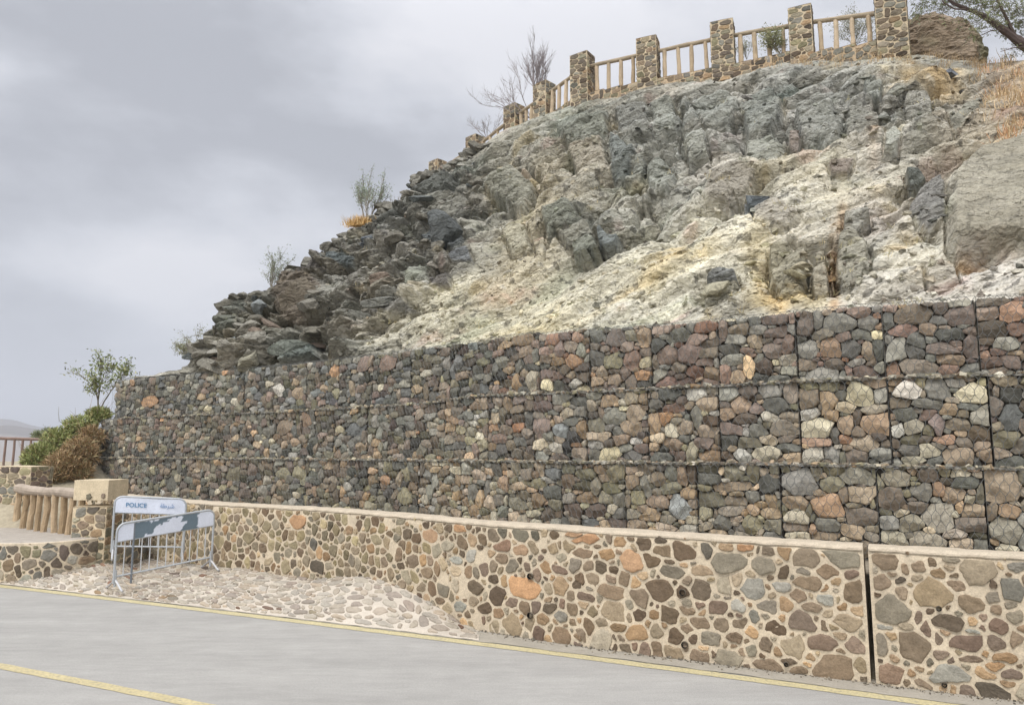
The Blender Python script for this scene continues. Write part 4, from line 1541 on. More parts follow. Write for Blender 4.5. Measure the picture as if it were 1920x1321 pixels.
# traced rock bodies: polygon (photo px), lift (m), tilt_x, tilt_y (m per 100 px), colour
ROCKS = [
    ([(527, 527), (545, 510), (592, 518), (628, 545), (603, 572), (596, 602), (570, 622), (535, 612), (523, 580)], .75, -.1, .25, (112, 100, 84)),
    ([(598, 545), (612, 528), (660, 533), (668, 560), (640, 577), (610, 562)], .45, 0, .3, (150, 148, 134)),
    ([(615, 480), (640, 476), (674, 490), (660, 504), (625, 502)], .35, 0, -.4, (96, 106, 106)),
    ([(553, 517), (562, 500), (602, 498), (622, 515), (590, 522)], .45, .2, 0, (92, 86, 80)),
    ([(783, 440), (803, 423), (870, 428), (868, 462), (845, 470), (800, 456)], .3, .1, -.3, (86, 92, 92)),
    ([(762, 505), (778, 498), (810, 503), (802, 530), (775, 542), (758, 525)], .2, 0, .2, (142, 144, 128)),
    ([(805, 512), (822, 528), (846, 518), (850, 545), (815, 548)], .4, .4, 0, (90, 85, 80)),  # shadowed notch: its shade is put in as a dark-coloured body
    ([(685, 580), (715, 567), (762, 574), (794, 586), (742, 598), (700, 592)], .4, -.1, .3, (124, 122, 114)),
    ([(424, 572), (440, 560), (472, 560), (472, 580), (440, 592), (425, 587)], .5, -.2, .2, (112, 115, 103)),
    ([(407, 600), (425, 594), (462, 600), (456, 616), (418, 627)], .6, -.2, .2, (108, 111, 98)),
    ([(520, 647), (585, 638), (590, 664), (522, 680)], .35, 0, .1, (98, 108, 100)),
    ([(768, 352), (777, 340), (802, 325), (838, 320), (852, 335), (832, 356), (792, 367), (774, 362)], .55, -.2, .3, (98, 100, 92)),
    ([(680, 452), (702, 443), (708, 463), (686, 476)], .35, 0, -.4, (88, 96, 104)),
    ([(735, 376), (750, 370), (777, 375), (772, 390), (732, 396)], .4, 0, .3, (128, 128, 116)),
    ([(700, 400), (745, 398), (770, 420), (730, 435), (700, 425)], .3, .1, .2, (110, 112, 104)),
    ([(640, 455), (690, 470), (670, 486), (640, 476)], .3, .1, .2, (124, 120, 108)),
    ([(700, 500), (750, 495), (752, 515), (710, 522)], .3, .1, .3, (104, 102, 94)),
    ([(640, 520), (690, 515), (705, 540), (668, 548)], .35, .1, .3, (128, 124, 112)),
    ([(840, 470), (885, 480), (890, 498), (850, 500)], .3, .2, .1, (110, 114, 116)),
    ([(800, 370), (850, 360), (880, 380), (850, 405), (808, 400)], .35, .1, .2, (132, 130, 116)),
    ([(1144, 252), (1160, 262), (1197, 300), (1180, 331), (1148, 337), (1142, 300)], .5, .5, .1, (112, 118, 112)),
    ([(1170, 342), (1195, 304), (1216, 310), (1206, 335), (1174, 347)], .35, .2, .1, (144, 145, 132)),
    ([(900, 352), (960, 315), (1000, 340), (1004, 366), (985, 396), (955, 391), (925, 371)], .55, .1, .25, (140, 139, 122)),
    ([(1020, 402), (1060, 389), (1092, 400), (1042, 430), (1025, 451)], .4, .1, .4, (132, 134, 117)),
    ([(1072, 452), (1120, 448), (1126, 470), (1090, 482), (1070, 476)], .45, 0, .4, (122, 125, 110)),
    ([(1117, 430), (1150, 446), (1167, 440), (1156, 460), (1135, 470), (1120, 460)], .45, 0, .3, (112, 120, 118)),
    ([(1043, 434), (1100, 419), (1116, 440), (1062, 462)], .35, .1, .2, (146, 144, 127)),
    ([(1310, 376), (1340, 335), (1376, 324), (1421, 341), (1402, 371), (1370, 392), (1330, 392)], .6, .1, .25, (152, 144, 127)),
    ([(1393, 377), (1425, 374), (1450, 386), (1430, 406), (1395, 412)], .08, 0, 0, (108, 113, 114)),
    ([(1313, 547), (1340, 525), (1376, 519), (1387, 531), (1340, 562), (1320, 572)], .15, 0, .1, (166, 161, 137)),
    ([(1318, 518), (1340, 500), (1375, 503), (1385, 517), (1335, 526)], .3, 0, -.5, (118, 120, 118)),
    ([(1487, 215), (1502, 195), (1522, 187), (1556, 204), (1577, 232), (1580, 270), (1556, 286), (1535, 270), (1500, 262), (1494, 240)], .65, 0, .2, (150, 150, 138)),
    ([(1478, 258), (1490, 250), (1503, 262), (1498, 287), (1480, 284)], .35, .2, 0, (134, 120, 108)),
    ([(1617, 157), (1640, 149), (1656, 165), (1649, 197), (1625, 197)], .45, .2, 0, (134, 137, 125)),
    ([(1693, 196), (1700, 180), (1746, 184), (1752, 220), (1700, 232)], .5, .1, .1, (166, 163, 149)),
    ([(1660, 265), (1675, 252), (1690, 265), (1681, 296), (1657, 293)], .4, .1, .1, (170, 172, 157)),
    ([(1552, 319), (1566, 309), (1601, 305), (1590, 326), (1560, 331)], .2, 0, .1, (138, 124, 110)),
    ([(1520, 173), (1546, 167), (1592, 185), (1580, 201), (1545, 196)], .4, .2, .1, (152, 152, 141)),
    ([(1772, 372), (1788, 342), (1830, 305), (1925, 278), (2010, 262), (2010, 480), (1925, 486), (1862, 494), (1800, 497), (1774, 482)], .95, -.05, .02, (152, 145, 124)),
    ([(1440, 456), (1470, 444), (1516, 455), (1521, 500), (1506, 552), (1465, 567), (1445, 530), (1437, 490)], .3, .1, .15, (154, 147, 122)),
    ([(1570, 456), (1600, 449), (1626, 465), (1629, 511), (1610, 542), (1575, 542), (1565, 510)], .5, .1, .15, (158, 153, 133)),
    ([(1582, 405), (1631, 399), (1634, 415), (1600, 442), (1580, 446)], .4, .1, .3, (160, 158, 143)),
    ([(1698, 388), (1730, 360), (1770, 342), (1772, 440), (1740, 462), (1708, 425)], .5, .35, 0, (124, 122, 116)),
    ([(1695, 315), (1720, 309), (1742, 318), (1710, 337)], .2, 0, .1, (92, 98, 92)),
    ([(1524, 478), (1550, 474), (1556, 546), (1526, 562), (1517, 520)], .25, .1, 0, (160, 151, 127)),
    ([(1300, 200), (1340, 175), (1385, 190), (1370, 235), (1320, 240)], .3, .1, .1, (146, 148, 136)),
    ([(1385, 195), (1440, 165), (1470, 190), (1450, 240), (1400, 245)], .35, .2, .1, (140, 143, 132)),
    ([(1220, 190), (1265, 178), (1268, 240), (1230, 250)], .3, .1, .1, (150, 152, 138)),
    ([(1215, 312), (1240, 300), (1270, 330), (1250, 365), (1215, 350)], .35, .1, .2, (144, 146, 132)),
    ([(1280, 245), (1320, 250), (1330, 290), (1290, 300)], .3, .2, .1, (156, 157, 143)),
    ([(1395, 265), (1450, 255), (1475, 290), (1440, 320), (1400, 305)], .35, .1, .2, (146, 147, 132)),
    ([(1588, 210), (1640, 205), (1650, 250), (1610, 280), (1585, 250)], .35, .1, .1, (142, 140, 126)),
    ([(1770, 232), (1830, 190), (1850, 205), (1790, 262)], .3, .1, .3, (140, 138, 122)),
    ([(1730, 505), (1790, 500), (1800, 530), (1740, 540)], .2, .1, .2, (186, 178, 158)),
    ([(1405, 385), (1448, 372), (1500, 400), (1470, 425), (1420, 420)], .2, .1, .2, (176, 168, 150)),
    ([(940, 430), (985, 420), (1000, 470), (960, 480)], .18, .1, .1, (170, 164, 138)),
    ([(1060, 270), (1130, 250), (1138, 300), (1080, 330)], .25, .1, .1, (160, 150, 128)),
    ([(1040, 235), (1140, 205), (1140, 245), (1060, 262)], .3, .1, .2, (134, 137, 122)),
    ([(1150, 205), (1215, 190), (1218, 245), (1165, 255)], .3, .1, .2, (136, 136, 126)),
]
CRACKS = [([(1296, 180), (1278, 225), (1272, 275), (1284, 284)], 5, .35), ([(1196, 345), (1235, 400), (1290, 370)], 4, .2), ([(1640, 195), (1660, 225), (1672, 232)], 5, .3),
          ([(978, 305), (1008, 322)], 7, .4), ([(1530, 450), (1526, 500), (1515, 560)], 3, .10),
          ([(1480, 435), (1520, 438), (1560, 430)], 4, .3), ([(1100, 470), (1135, 480), (1160, 470)], 4, .3), ([(820, 512), (822, 532)], 5, .4),
          ([(460, 582), (490, 596), (520, 606)], 4, .3), ([(1770, 150), (1800, 160), (1830, 150)], 6, .35), ([(1700, 180), (1730, 178), (1760, 172)], 3, .25),
          ([(1198, 372), (1192, 410), (1170, 430)], 6, .35), ([(985, 395), (1000, 372), (1006, 345)], 4, .3), ([(1040, 430), (1024, 455), (1018, 480)], 4, .25),
          ([(1632, 515), (1632, 470), (1620, 455)], 3, .2), ([(1272, 192), (1273, 208)], 9, .45)]
# base colour regions: cx, cy, rx, ry, rotation deg, colour, strength
REG = [
    (640, 520, 260, 120, 25, (128, 125, 112), 1.0), (480, 620, 120, 60, 0, (128, 124, 106), .8), (800, 420, 130, 90, 30, (124, 122, 112), .9), (560, 660, 160, 26, 0, (116, 114, 102), .8),
    (840, 335, 70, 50, 30, (120, 120, 108), .8),
    (1300, 230, 260, 75, 10, (155, 155, 143), .95), (1550, 200, 200, 80, 5, (157, 155, 144), .9), (1120, 240, 110, 50, 20, (150, 148, 132), .8), (960, 290, 80, 40, 25, (152, 147, 128), .8),
    (1080, 300, 90, 50, 0, (168, 158, 132), .6), (1000, 380, 40, 110, -25, (186, 172, 138), .7), (980, 470, 50, 120, -20, (184, 172, 140), .8), (905, 450, 40, 90, 10, (176, 172, 152), .8),
    (930, 590, 220, 50, 8, (204, 196, 164), .9), (1250, 500, 220, 60, 25, (204, 196, 168), .9), (1180, 440, 90, 50, 20, (160, 158, 140), .6), (1150, 560, 180, 40, 15, (212, 206, 182), .8),
    (1540, 330, 120, 45, -5, (210, 200, 170), .95), (1440, 400, 90, 35, 20, (204, 200, 184), .7), (1480, 420, 70, 30, 0, (206, 198, 176), .7),
    (1432, 470, 30, 80, 8, (214, 198, 154), .8), (1450, 562, 18, 24, 20, (222, 184, 120), .8), (1428, 525, 12, 44, 10, (220, 194, 140), .6), (1735, 148, 46, 20, -8, (222, 178, 108), .95),
    (1700, 150, 70, 20, 0, (206, 196, 168), .6), (1620, 330, 60, 60, 0, (188, 180, 164), .6), (1680, 480, 100, 60, 0, (198, 192, 172), .8), (1750, 540, 160, 30, 0, (208, 200, 182), .9),
    (1860, 520, 90, 24, 0, (216, 208, 192), .9), (1880, 240, 110, 55, 15, (176, 162, 136), .8), (1800, 290, 120, 30, 25, (186, 178, 156), .8), (1900, 180, 60, 60, 0, (188, 164, 134), .7),
    (1640, 400, 60, 40, 0, (196, 184, 168), .7), (1584, 400, 12, 30, 20, (178, 146, 104), .9), (1562, 500, 9, 70, -4, (164, 130, 88), .9), (1632, 260, 12, 45, 0, (176, 140, 104), .7),
    (1220, 510, 60, 20, 30, (222, 196, 130), .6), (1330, 470, 60, 14, 25, (224, 200, 140), .5), (1000, 600, 80, 16, 15, (216, 192, 130), .5), (930, 545, 40, 20, 30, (196, 168, 130), .5),
    (1810, 500, 60, 8, 0, (176, 138, 90), .9), (1560, 150, 160, 18, 5, (150, 148, 136), .5), (760, 600, 70, 22, 0, (188, 182, 158), .8), (720, 635, 90, 18, 0, (186, 180, 158), .7),
    (450, 640, 60, 30, -10, (160, 154, 134), .8), (1475, 555, 60, 20, 0, (206, 180, 120), .6), (650, 650, 60, 12, 0, (150, 150, 134), .6), (1330, 440, 100, 25, 30, (200, 194, 172), .6),
    (1100, 420, 60, 30, 0, (136, 136, 122), .6), (1250, 330, 80, 40, 0, (156, 156, 142), .6), (860, 560, 60, 30, 20, (196, 188, 158), .7), (1330, 480, 230, 13, 32, (226, 220, 198), 1.0), (1090, 600, 190, 12, 26, (224, 218, 194), .9),
    (1620, 300, 120, 12, 30, (216, 208, 188), .9), (1180, 530, 120, 9, 34, (216, 186, 130), .7), (1240, 160, 40, 40, 0, (160, 150, 130), .6), (1400, 180, 50, 22, 20, (176, 168, 150), .8),
    (1230, 280, 40, 60, 10, (170, 170, 158), .6), (1480, 160, 60, 20, 10, (128, 132, 124), .8), (1350, 290, 90, 30, 30, (186, 176, 158), .8), (1660, 150, 50, 22, 0, (196, 190, 170), .8), (470, 618, 60, 24, -5, (166, 159, 138), 1.0), (690, 545, 60, 20, 10, (162, 154, 134), .8),
    (655, 610, 80, 18, 0, (160, 152, 134), .9), (560, 665, 80, 14, 0, (150, 144, 128), .8), (700, 480, 50, 20, 20, (152, 146, 128), .7)]


def seg_dist(X, Y, a, b):
    ax, ay = a
    bx, by = b
    t = np.clip(((X - ax) * (bx - ax) + (Y - ay) * (by - ay)) / ((bx - ax) ** 2 + (by - ay) ** 2 + 1e-9), 0, 1)
    return np.hypot(X - ax - t * (bx - ax), Y - ay - t * (by - ay))


def poly_in_dist(X, Y, P):
    ins = np.zeros(X.shape, bool)
    dist = np.full(X.shape, 1e9)
    n = len(P)
    for k in range(n):
        x0, y0 = P[k]
        x1, y1 = P[(k + 1) % n]
        cond = ((y0 > Y) != (y1 > Y)) & (X < (x1 - x0) * (Y - y0) / (y1 - y0 + 1e-12) + x0)
        ins ^= cond
        dist = np.minimum(dist, seg_dist(X, Y, P[k], P[(k + 1) % n]))
    return ins, dist


def facet(s, t, sc, seed, tilt=.5, step=.35, st=(1, 1), ang=0.0):
    """sharp-edged blocks: nearest jittered cell, each with its own plane. returns height, id hash, edge distance"""
    c, d = math.cos(ang), math.sin(ang)
    s, t = (s * c + t * d) / sc / st[0], (-s * d + t * c) / sc / st[1]
    si, ti = np.floor(s).astype(int), np.floor(t).astype(int)
    b1 = np.full(s.shape, 1e9)
    b2 = np.full(s.shape, 1e9)
    H = np.zeros(s.shape)
    ID = np.zeros(s.shape)
    T = _perm
    for i in (-1, 0, 1):
        for j in (-1, 0, 1):
            a, b = (si + i) & 63, (ti + j) & 63
            jx = T[a, b, (seed * 5) & 63]
            jy = T[a, b, (seed * 5 + 1) & 63]
            dx, dy = s - (si + i + jx), t - (ti + j + jy)
            dd = np.maximum(np.abs(dx), np.abs(dy)) * .6 + np.hypot(dx, dy) * .4
            h = (T[a, b, (seed * 5 + 2) & 63] - .5) * 2 * step + (T[a, b, (seed * 5 + 3) & 63] - .5) * 2 * tilt * dx + (T[a, b, (seed * 5 + 4) & 63] - .5) * 2 * tilt * dy
            m = dd < b1
            b2 = np.where(m, b1, np.minimum(b2, dd))
            H = np.where(m, h, H)
            ID = np.where(m, T[a, b, (seed * 5 + 6) & 63], ID)
            b1 = np.where(m, dd, b1)
    return H * sc, ID, b2 - b1


def blocks(s, t, sc, seed, tilt=.45, var=.5, side=1.6, flat=.30, st=(1, 1), ang=0.0, swing=.5):
    """continuous fractured surface: the upper envelope of tilted, flat-topped blocks with planar sides"""
    c, d = math.cos(ang), math.sin(ang)
    s, t = (s * c + t * d) / sc / st[0], (-s * d + t * c) / sc / st[1]
    si, ti = np.floor(s).astype(int), np.floor(t).astype(int)
    H = np.full(s.shape, -9.0)
    H2 = np.full(s.shape, -9.0)
    ID = np.zeros(s.shape)
    T = _perm
    z = lambda a, b, k: T[a, b, (seed * 9 + k) & 63]
    for i in (-1, 0, 1):
        for j in (-1, 0, 1):
            a, b = (si + i) & 63, (ti + j) & 63
            dx, dy = s - (si + i + .1 + .8 * z(a, b, 0)), t - (ti + j + .1 + .8 * z(a, b, 1))
            ro = (z(a, b, 2) - .5) * 2 * swing
            cr, sr = np.cos(ro), np.sin(ro)
            u, v = dx * cr + dy * sr, -dx * sr + dy * cr
            nd = np.maximum(np.maximum(np.abs(u), np.abs(v) * 1.15), np.abs(u * .62 + v * .78) * (1.0 + .5 * z(a, b, 3)))
            h = (z(a, b, 4) - .5) * 2 * var + (z(a, b, 5) - .5) * 2 * tilt * u + (z(a, b, 6) - .5) * 2 * tilt * v - side * np.maximum(nd - flat, 0)
            m = h > H
            H2 = np.where(m, H, np.maximum(H2, h))
            ID = np.where(m, z(a, b, 7), ID)
            H = np.maximum(H, h)
    return H * sc, ID, (H - H2)


class Slope:
    pass


SL = Slope()


def slope_base(px_, v):
    """base point of the hillside at screen column px, 0 = gabion top, 1 = ridge"""
    y0 = np.interp(px_, SL.px, SL.y0)
    Y0 = np.interp(px_, SL.px, SL.Y0)
    y1 = np.interp(px_, RID[:, 0], RID[:, 1])
    Y1 = np.interp(px_, RID[:, 0], RID[:, 2])
    y = y0 + (y1 - y0) * v
    iY = 1 / Y0 + (1 / Y1 - 1 / Y0) * v
    return px_ + 0 * v, y, at(px_ + 0 * v, y, 1 / iY)


def build_slope():
    # lower edge: just behind the top of the upper tier
    uu = np.linspace(GAB.uz(240, 712, OUT[1])[0], GAB.L - .05, 200)
    P3 = GAB.world(uu, gtop(1, uu) - .03, OUT[1] - .16)
    rel = P3 - np.array([0, 0, HC])
    # project
    d = rel[:, 1] * CP + rel[:, 2] * SP
    SL.px = 960 + FPX * rel[:, 0] / d
    SL.y0 = 660.5 - FPX * (-rel[:, 1] * SP + rel[:, 2] * CP) / d
    SL.Y0 = P3[:, 1]
    nx, ny = 1560, 400
    pxs = np.linspace(258, 2720, nx)
    vs = np.linspace(0, 1, ny)
    PX, V = np.meshgrid(pxs, vs)
    X_, Y_, P = slope_base(PX, V)
    # smoothed outward normal
    nrm = np.array([-.30, -.72, .62])
    lf = sstep(1100, 500, PX)[..., None]
    nr = nrm * (1 - lf) + np.array([-.45, -.82, .36]) * lf
    nr = nr / np.linalg.norm(nr, axis=-1, keepdims=True)
    s = P[..., 0] * .8 - P[..., 1] * .6
    t = P[..., 2] * 1.2 + P[..., 1] * .3
    wx = .22 * fbm(s * .6, t * .6, s * 0, 2, seed=1)
    wy = .22 * fbm(s * .6, t * .6, s * 0, 2, seed=2)
    # rockiness mask (0 = loose talus, 1 = bedrock)
    rk = np.zeros(PX.shape)
    for (cx, cy, rx, ry, a) in ((600, 540, 300, 130, 25), (800, 400, 150, 100, 30), (1250, 230, 330, 90, 10), (1560, 200, 230, 90, 5), (1150, 420, 160, 50, 0), (960, 340, 80, 60, 0),
                                (1360, 360, 80, 50, 0), (1530, 500, 120, 70, 0), (1740, 400, 80, 80, 0), (1850, 390, 150, 110, 0), (1700, 220, 90, 60, 0), (1345, 540, 50, 35, 0),
                                (500, 660, 200, 25, 0), (1180, 350, 80, 60, 0)):
        c, d_ = math.cos(R(a)), math.sin(R(a))
        dx, dy = X_ - cx, Y_ - cy
        u, w = (dx * c - dy * d_) / rx, (dx * d_ + dy * c) / ry
        rk = np.maximum(rk, 1 - sstep(.7, 1.25, np.sqrt(u * u + w * w) + .25 * fbm(s * .8, t * .8, s * 0, 3, seed=7)))
    left = sstep(980, 780, PX)
    F1, I1, E1 = facet(s + wx, t + wy, 1.7, 1, tilt=.7, step=.26, st=(1.25, .85), ang=R(28))
    F2, I2, E2 = facet(s + wx * .7, t + wy * .7, .62, 2, tilt=.65, step=.22, st=(1.4, .75), ang=R(20))
    F3, I3, E3 = facet(s + wx * .4, t + wy * .4, .19, 3, tilt=.6, step=.22, st=(1.5, .8), ang=R(12))
    F4, I4, E4 = facet(s, t, .09, 4, tilt=.8, step=.4, st=(1.2, .9))
    B1, J1, G1 = blocks(s + wx, t + wy, 1.7, 1, tilt=.5, var=.35, side=1.0, flat=.34, st=(1.7, .8), ang=R(34))
    B2, J2, G2 = blocks(s + wx * .6, t + wy * .6, .72, 2, tilt=.75, var=.32, side=1.7, flat=.33, st=(1.5, .8), ang=R(30), swing=.7)
    B3, J3, G3 = blocks(s + wx * .3, t + wy * .3, .27, 3, tilt=.8, var=.35, side=1.7, flat=.30, st=(1.5, .8), ang=R(24), swing=.9)
    B4, J4, G4 = blocks(s, t, .11, 4, tilt=.6, var=.5, side=1.4, flat=.25, st=(1.3, .9), ang=R(20), swing=1.2)
    I1, I2, I3 = J1, J2, J3
    n1 = fbm(s * .35, t * .35, s * 0, 3, seed=20)
    n2 = fbm(s * 2.2, t * 2.2, s * 0, 5, .55, seed=21)
    n3 = fbm(s * 11, t * 11, s * 0, 4, .6, seed=22)
    D = .35 * n1
    D += rk * (.60 * B1 + (.75 + .3 * left) * B2 + (.75 + .25 * left) * B3 * sstep(-.5, .3, n2 + .4 * left) + .35 * B4 * sstep(-.2, .3, n2))
    D += (1 - rk) * (.25 * B1 + .25 * B2 + .30 * B3 * sstep(-.1, .4, n2) + .30 * B4 * sstep(-.1, .3, n3))
    D += .03 * n2 + .018 * n3
    # runnels in the talus, running down and to the left
    run = fbm((s * .8 + t * .55) * .9, (t * .8 - s * .55) * 5.0, s * 0, 4, .6, seed=31)
    D += (1 - rk) * .11 * run
    D -= .05 * rk * (1 - sstep(0, .12, G2)) + .10 * rk * (1 - sstep(0, .06, G1))
    # colour
    col = np.zeros(PX.shape + (3,))
    wsum = np.full(PX.shape, .25)
    col += np.array((184, 178, 158)) * .25
    wn = 26 * fbm(s * .9, t * .9, s * 0, 4, seed=41)
    wn2 = 26 * fbm(s * .9, t * .9, s * 0 + 5, 4, seed=43)
    for (cx, cy, rx, ry, a, cc, st_) in REG:
        c, d_ = math.cos(R(a)), math.sin(R(a))
        dx, dy = X_ - cx + wn, Y_ - cy + wn2
        u, w = (dx * c - dy * d_) / rx, (dx * d_ + dy * c) / ry
        g = st_ * 2.2 * np.exp(-(u * u + w * w) * 1.6)
        g *= (1 + .5 * (rx * ry < 2500))
        col += g[..., None] * np.array(cc)
        wsum += g
    col /= wsum[..., None]
    # block to block variation on bedrock
    var = (I1 - .5) * 18 + (I2 - .5) * 40 + (I3 - .5) * 30 + (J4 - .5) * 12
    col += (var * (.25 + .75 * rk))[..., None]
    tint = (I2 * 7 % 1 - .5)[..., None] * np.array((-5, 0, 4)) * rk[..., None]
    col += tint
    # mineral streaks in the talus
    stk = fbm((s * .8 + t * .6) * .55, (t * .8 - s * .6) * 3.5, s * 0, 4, .55, seed=51)
    col += ((1 - rk) * stk * 44)[..., None] * np.array((1, .95, .8))
    grn = sstep(.15, .5, fbm(s * .8, t * .8, s * 0, 3, seed=61))[..., None]
    col += grn * np.array((-7, -2, -4))
    och = sstep(.30, .6, fbm(s * 1.3, t * 1.3, s * 0, 4, seed=62))[..., None]
    col += och * np.array((9, 1, -13))
    pk = sstep(.3, .6, fbm(s * 1.7, t * 1.7, s * 0, 4, seed=64))[..., None]
    col += pk * np.array((8, -4, -2))
    # scattered dark chips
    chip = (I4 > .90) & (I3 > .35)
    col = np.where((chip)[..., None], col * .72, col)
    chip = (I4 < .06)
    col = np.where((chip)[..., None], col * .6 + np.array((196, 192, 178)) * .42, col)
    # traced rock bodies
    for (poly, lift, tx, ty, cc) in ROCKS:
        a = np.array(poly, float)
        m0 = (a[:, 0].min() - 14, a[:, 0].max() + 14, a[:, 1].min() - 14, a[:, 1].max() + 14)
        msk = (X_ > m0[0]) & (X_ < m0[1]) & (Y_ > m0[2]) & (Y_ < m0[3])
        if not msk.any():
            continue
        xx = X_[msk] + wn[msk] * .16
        yy = Y_[msk] + wn2[msk] * .16
        ins, dist = poly_in_dist(xx, yy, poly)
        e = np.where(ins, dist, -dist)
        size = math.sqrt((m0[1] - m0[0] - 28) * (m0[3] - m0[2] - 28))
        prof = sstep(-1.0, max(3.0, size * .09), e)
        dome = 1 - np.exp(-np.maximum(e, 0) / (size * .16))
        cx, cy = a.mean(0)
        isl = lift > .9
        hgt = lift * .62 * (.9 * prof if isl else (.55 * prof + .35 * dome * prof)) + prof * .7 * (tx * (xx - cx) + ty * -(yy - cy)) / 100
        k3 = .30
        Dm = D[msk]
        keep = Dm * (1 - prof * (.97 if isl else .75))
        fine = (.30 * (B3[msk] + .1) + .15 * B2[msk] + .04 * n2[msk]) * (.16 if isl else 1) + (.05 * n1[msk] if isl else 0) + .02 * n3[msk]
        D[msk] = keep + hgt * .85 + prof * fine
        mc = prof[:, None] * .82
        base = np.array(cc) + (var[msk] * .25)[:, None]
        col[msk] = col[msk] * (1 - mc) + base * mc
        # crevice around the body
        ring = np.exp(-((e + 2.0) / 2.6) ** 2)
        D[msk] -= .10 * ring
    for (pl, wdt, dep) in CRACKS:
        a = np.array(pl, float)
        msk = (X_ > a[:, 0].min() - 16) & (X_ < a[:, 0].max() + 16) & (Y_ > a[:, 1].min() - 16) & (Y_ < a[:, 1].max() + 16)
        xx = X_[msk] + wn[msk] * .2
        yy = Y_[msk] + wn2[msk] * .2
        dist = np.full(xx.shape, 1e9)
        for k in range(len(a) - 1):
            dist = np.minimum(dist, seg_dist(xx, yy, a[k], a[k + 1]))
        D[msk] -= dep * np.exp(-(dist / wdt) ** 2 * 1.5)
    # big slab on the right: fine vertical/horizontal scoring
    slab = np.array(ROCKS[38][0], float)
    ins, dist = poly_in_dist(X_, Y_, ROCKS[38][0])
    e = np.where(ins, dist, 0)
    score = np.exp(-((np.abs(((X_ + .12 * Y_) / 27.0) % 1 - .5)) / .05) ** 2) * (fbm(s * 2, t * 2, s * 0, 3, seed=71) > -.1)
    score2 = np.exp(-((np.abs(((Y_ - .04 * X_) / 19.0) % 1 - .5)) / .06) ** 2) * (fbm(s * 2, t * 2, s * 0, 3, seed=72) > .1)
    D -= sstep(4, 12, e) * (.010 * score + .010 * score2)
    col += (sstep(4, 12, e) * (score * 8 - score2 * 8))[..., None]
    # weather the sharpest steps
    for _ in range(0):
        D[1:-1] = (D[:-2] + 2 * D[1:-1] + D[2:]) / 4
        D[:, 1:-1] = (D[:, :-2] + 2 * D[:, 1:-1] + D[:, 2:]) / 4
    D += .010 * fbm(s * 16, t * 16, s * 0, 3, .6, seed=91) + .012 * fbm(P[..., 0] * 40, P[..., 1] * 40, P[..., 2] * 40, 2, seed=92)
    # pin lower edge and side edges
    D *= sstep(0, .05, V) * 1.0
    D = D * (1 - .8 * sstep(.90, 1.0, V))
    amp = .55 + .45 * sstep(260, 420, PX)
    D *= amp
    SL.D = D
    SL.nr = nr
    Pd = P + nr * D[..., None]
    # rows going back behind the ridge
    rows = [Pd]
    top = Pd[-1]
    for (dy, fz) in ((.35, .0), (1.0, .0), (2.2, 0), (5, 0), (11, 0), (22, 0)):
        lw = sstep(900, 820, pxs)
        r_ = top.copy()
        r_[:, 1] += dy
        r_[:, 0] += dy * (pxs - 960) / 1400 * .6
        r_[:, 2] += -dy * (.03 * (1 - lw) + .75 * lw) + .12 * fbm(r_[:, 0] * 1.2, r_[:, 1] * 1.2, r_[:, 2] * 0, 3)
        rows.append(r_[None])
    # foot row tucked behind the gabion
    foot = Pd[0].copy()
    foot[:, 2] -= .8
    rows = [foot[None]] + rows
    A = np.concatenate(rows)
    cc = np.concatenate([col[:1], col] + [col[-1:]] * 6)
    cc = cc + (cc.mean(-1, keepdims=True) - cc) * .20
    cc = lin(np.clip(cc, 20, 245)) / (KW * 1.10)
    m = A.shape[0]
    i = np.arange(m - 1)[:, None] * nx
    j = np.arange(nx - 1)[None]
    q = np.stack([i + j, i + j + 1, i + nx + j + 1, i + nx + j], -1).reshape(-1, 4)
    o = MB().add(A.reshape(-1, 3), q, c=cc.reshape(-1, 3)).build('rock_slope', M_ROCK)
    tag(o, kind='structure')
    SL.pxs, SL.vs, SL.Pd, SL.col, SL.rk, SL.X, SL.Y = pxs, vs, Pd, col, rk, X_, Y_
    SL.A = A


build_slope()


def on_slope(px_, py_):
    """displaced surface point nearest to the photo pixel; returns (point, normal, grid colour)"""
    i = int(np.clip((px_ - SL.pxs[0]) / (SL.pxs[-1] - SL.pxs[0]) * (len(SL.pxs) - 1), 0, len(SL.pxs) - 1))
    y0, y1 = SL.Y[0, i], SL.Y[-1, i]
    v = np.clip((py_ - y0) / (y1 - y0), 0, 1)
    j = int(v * (len(SL.vs) - 1))
    return SL.Pd[j, i].copy(), SL.nr[j, i].copy(), SL.col[j, i].copy()


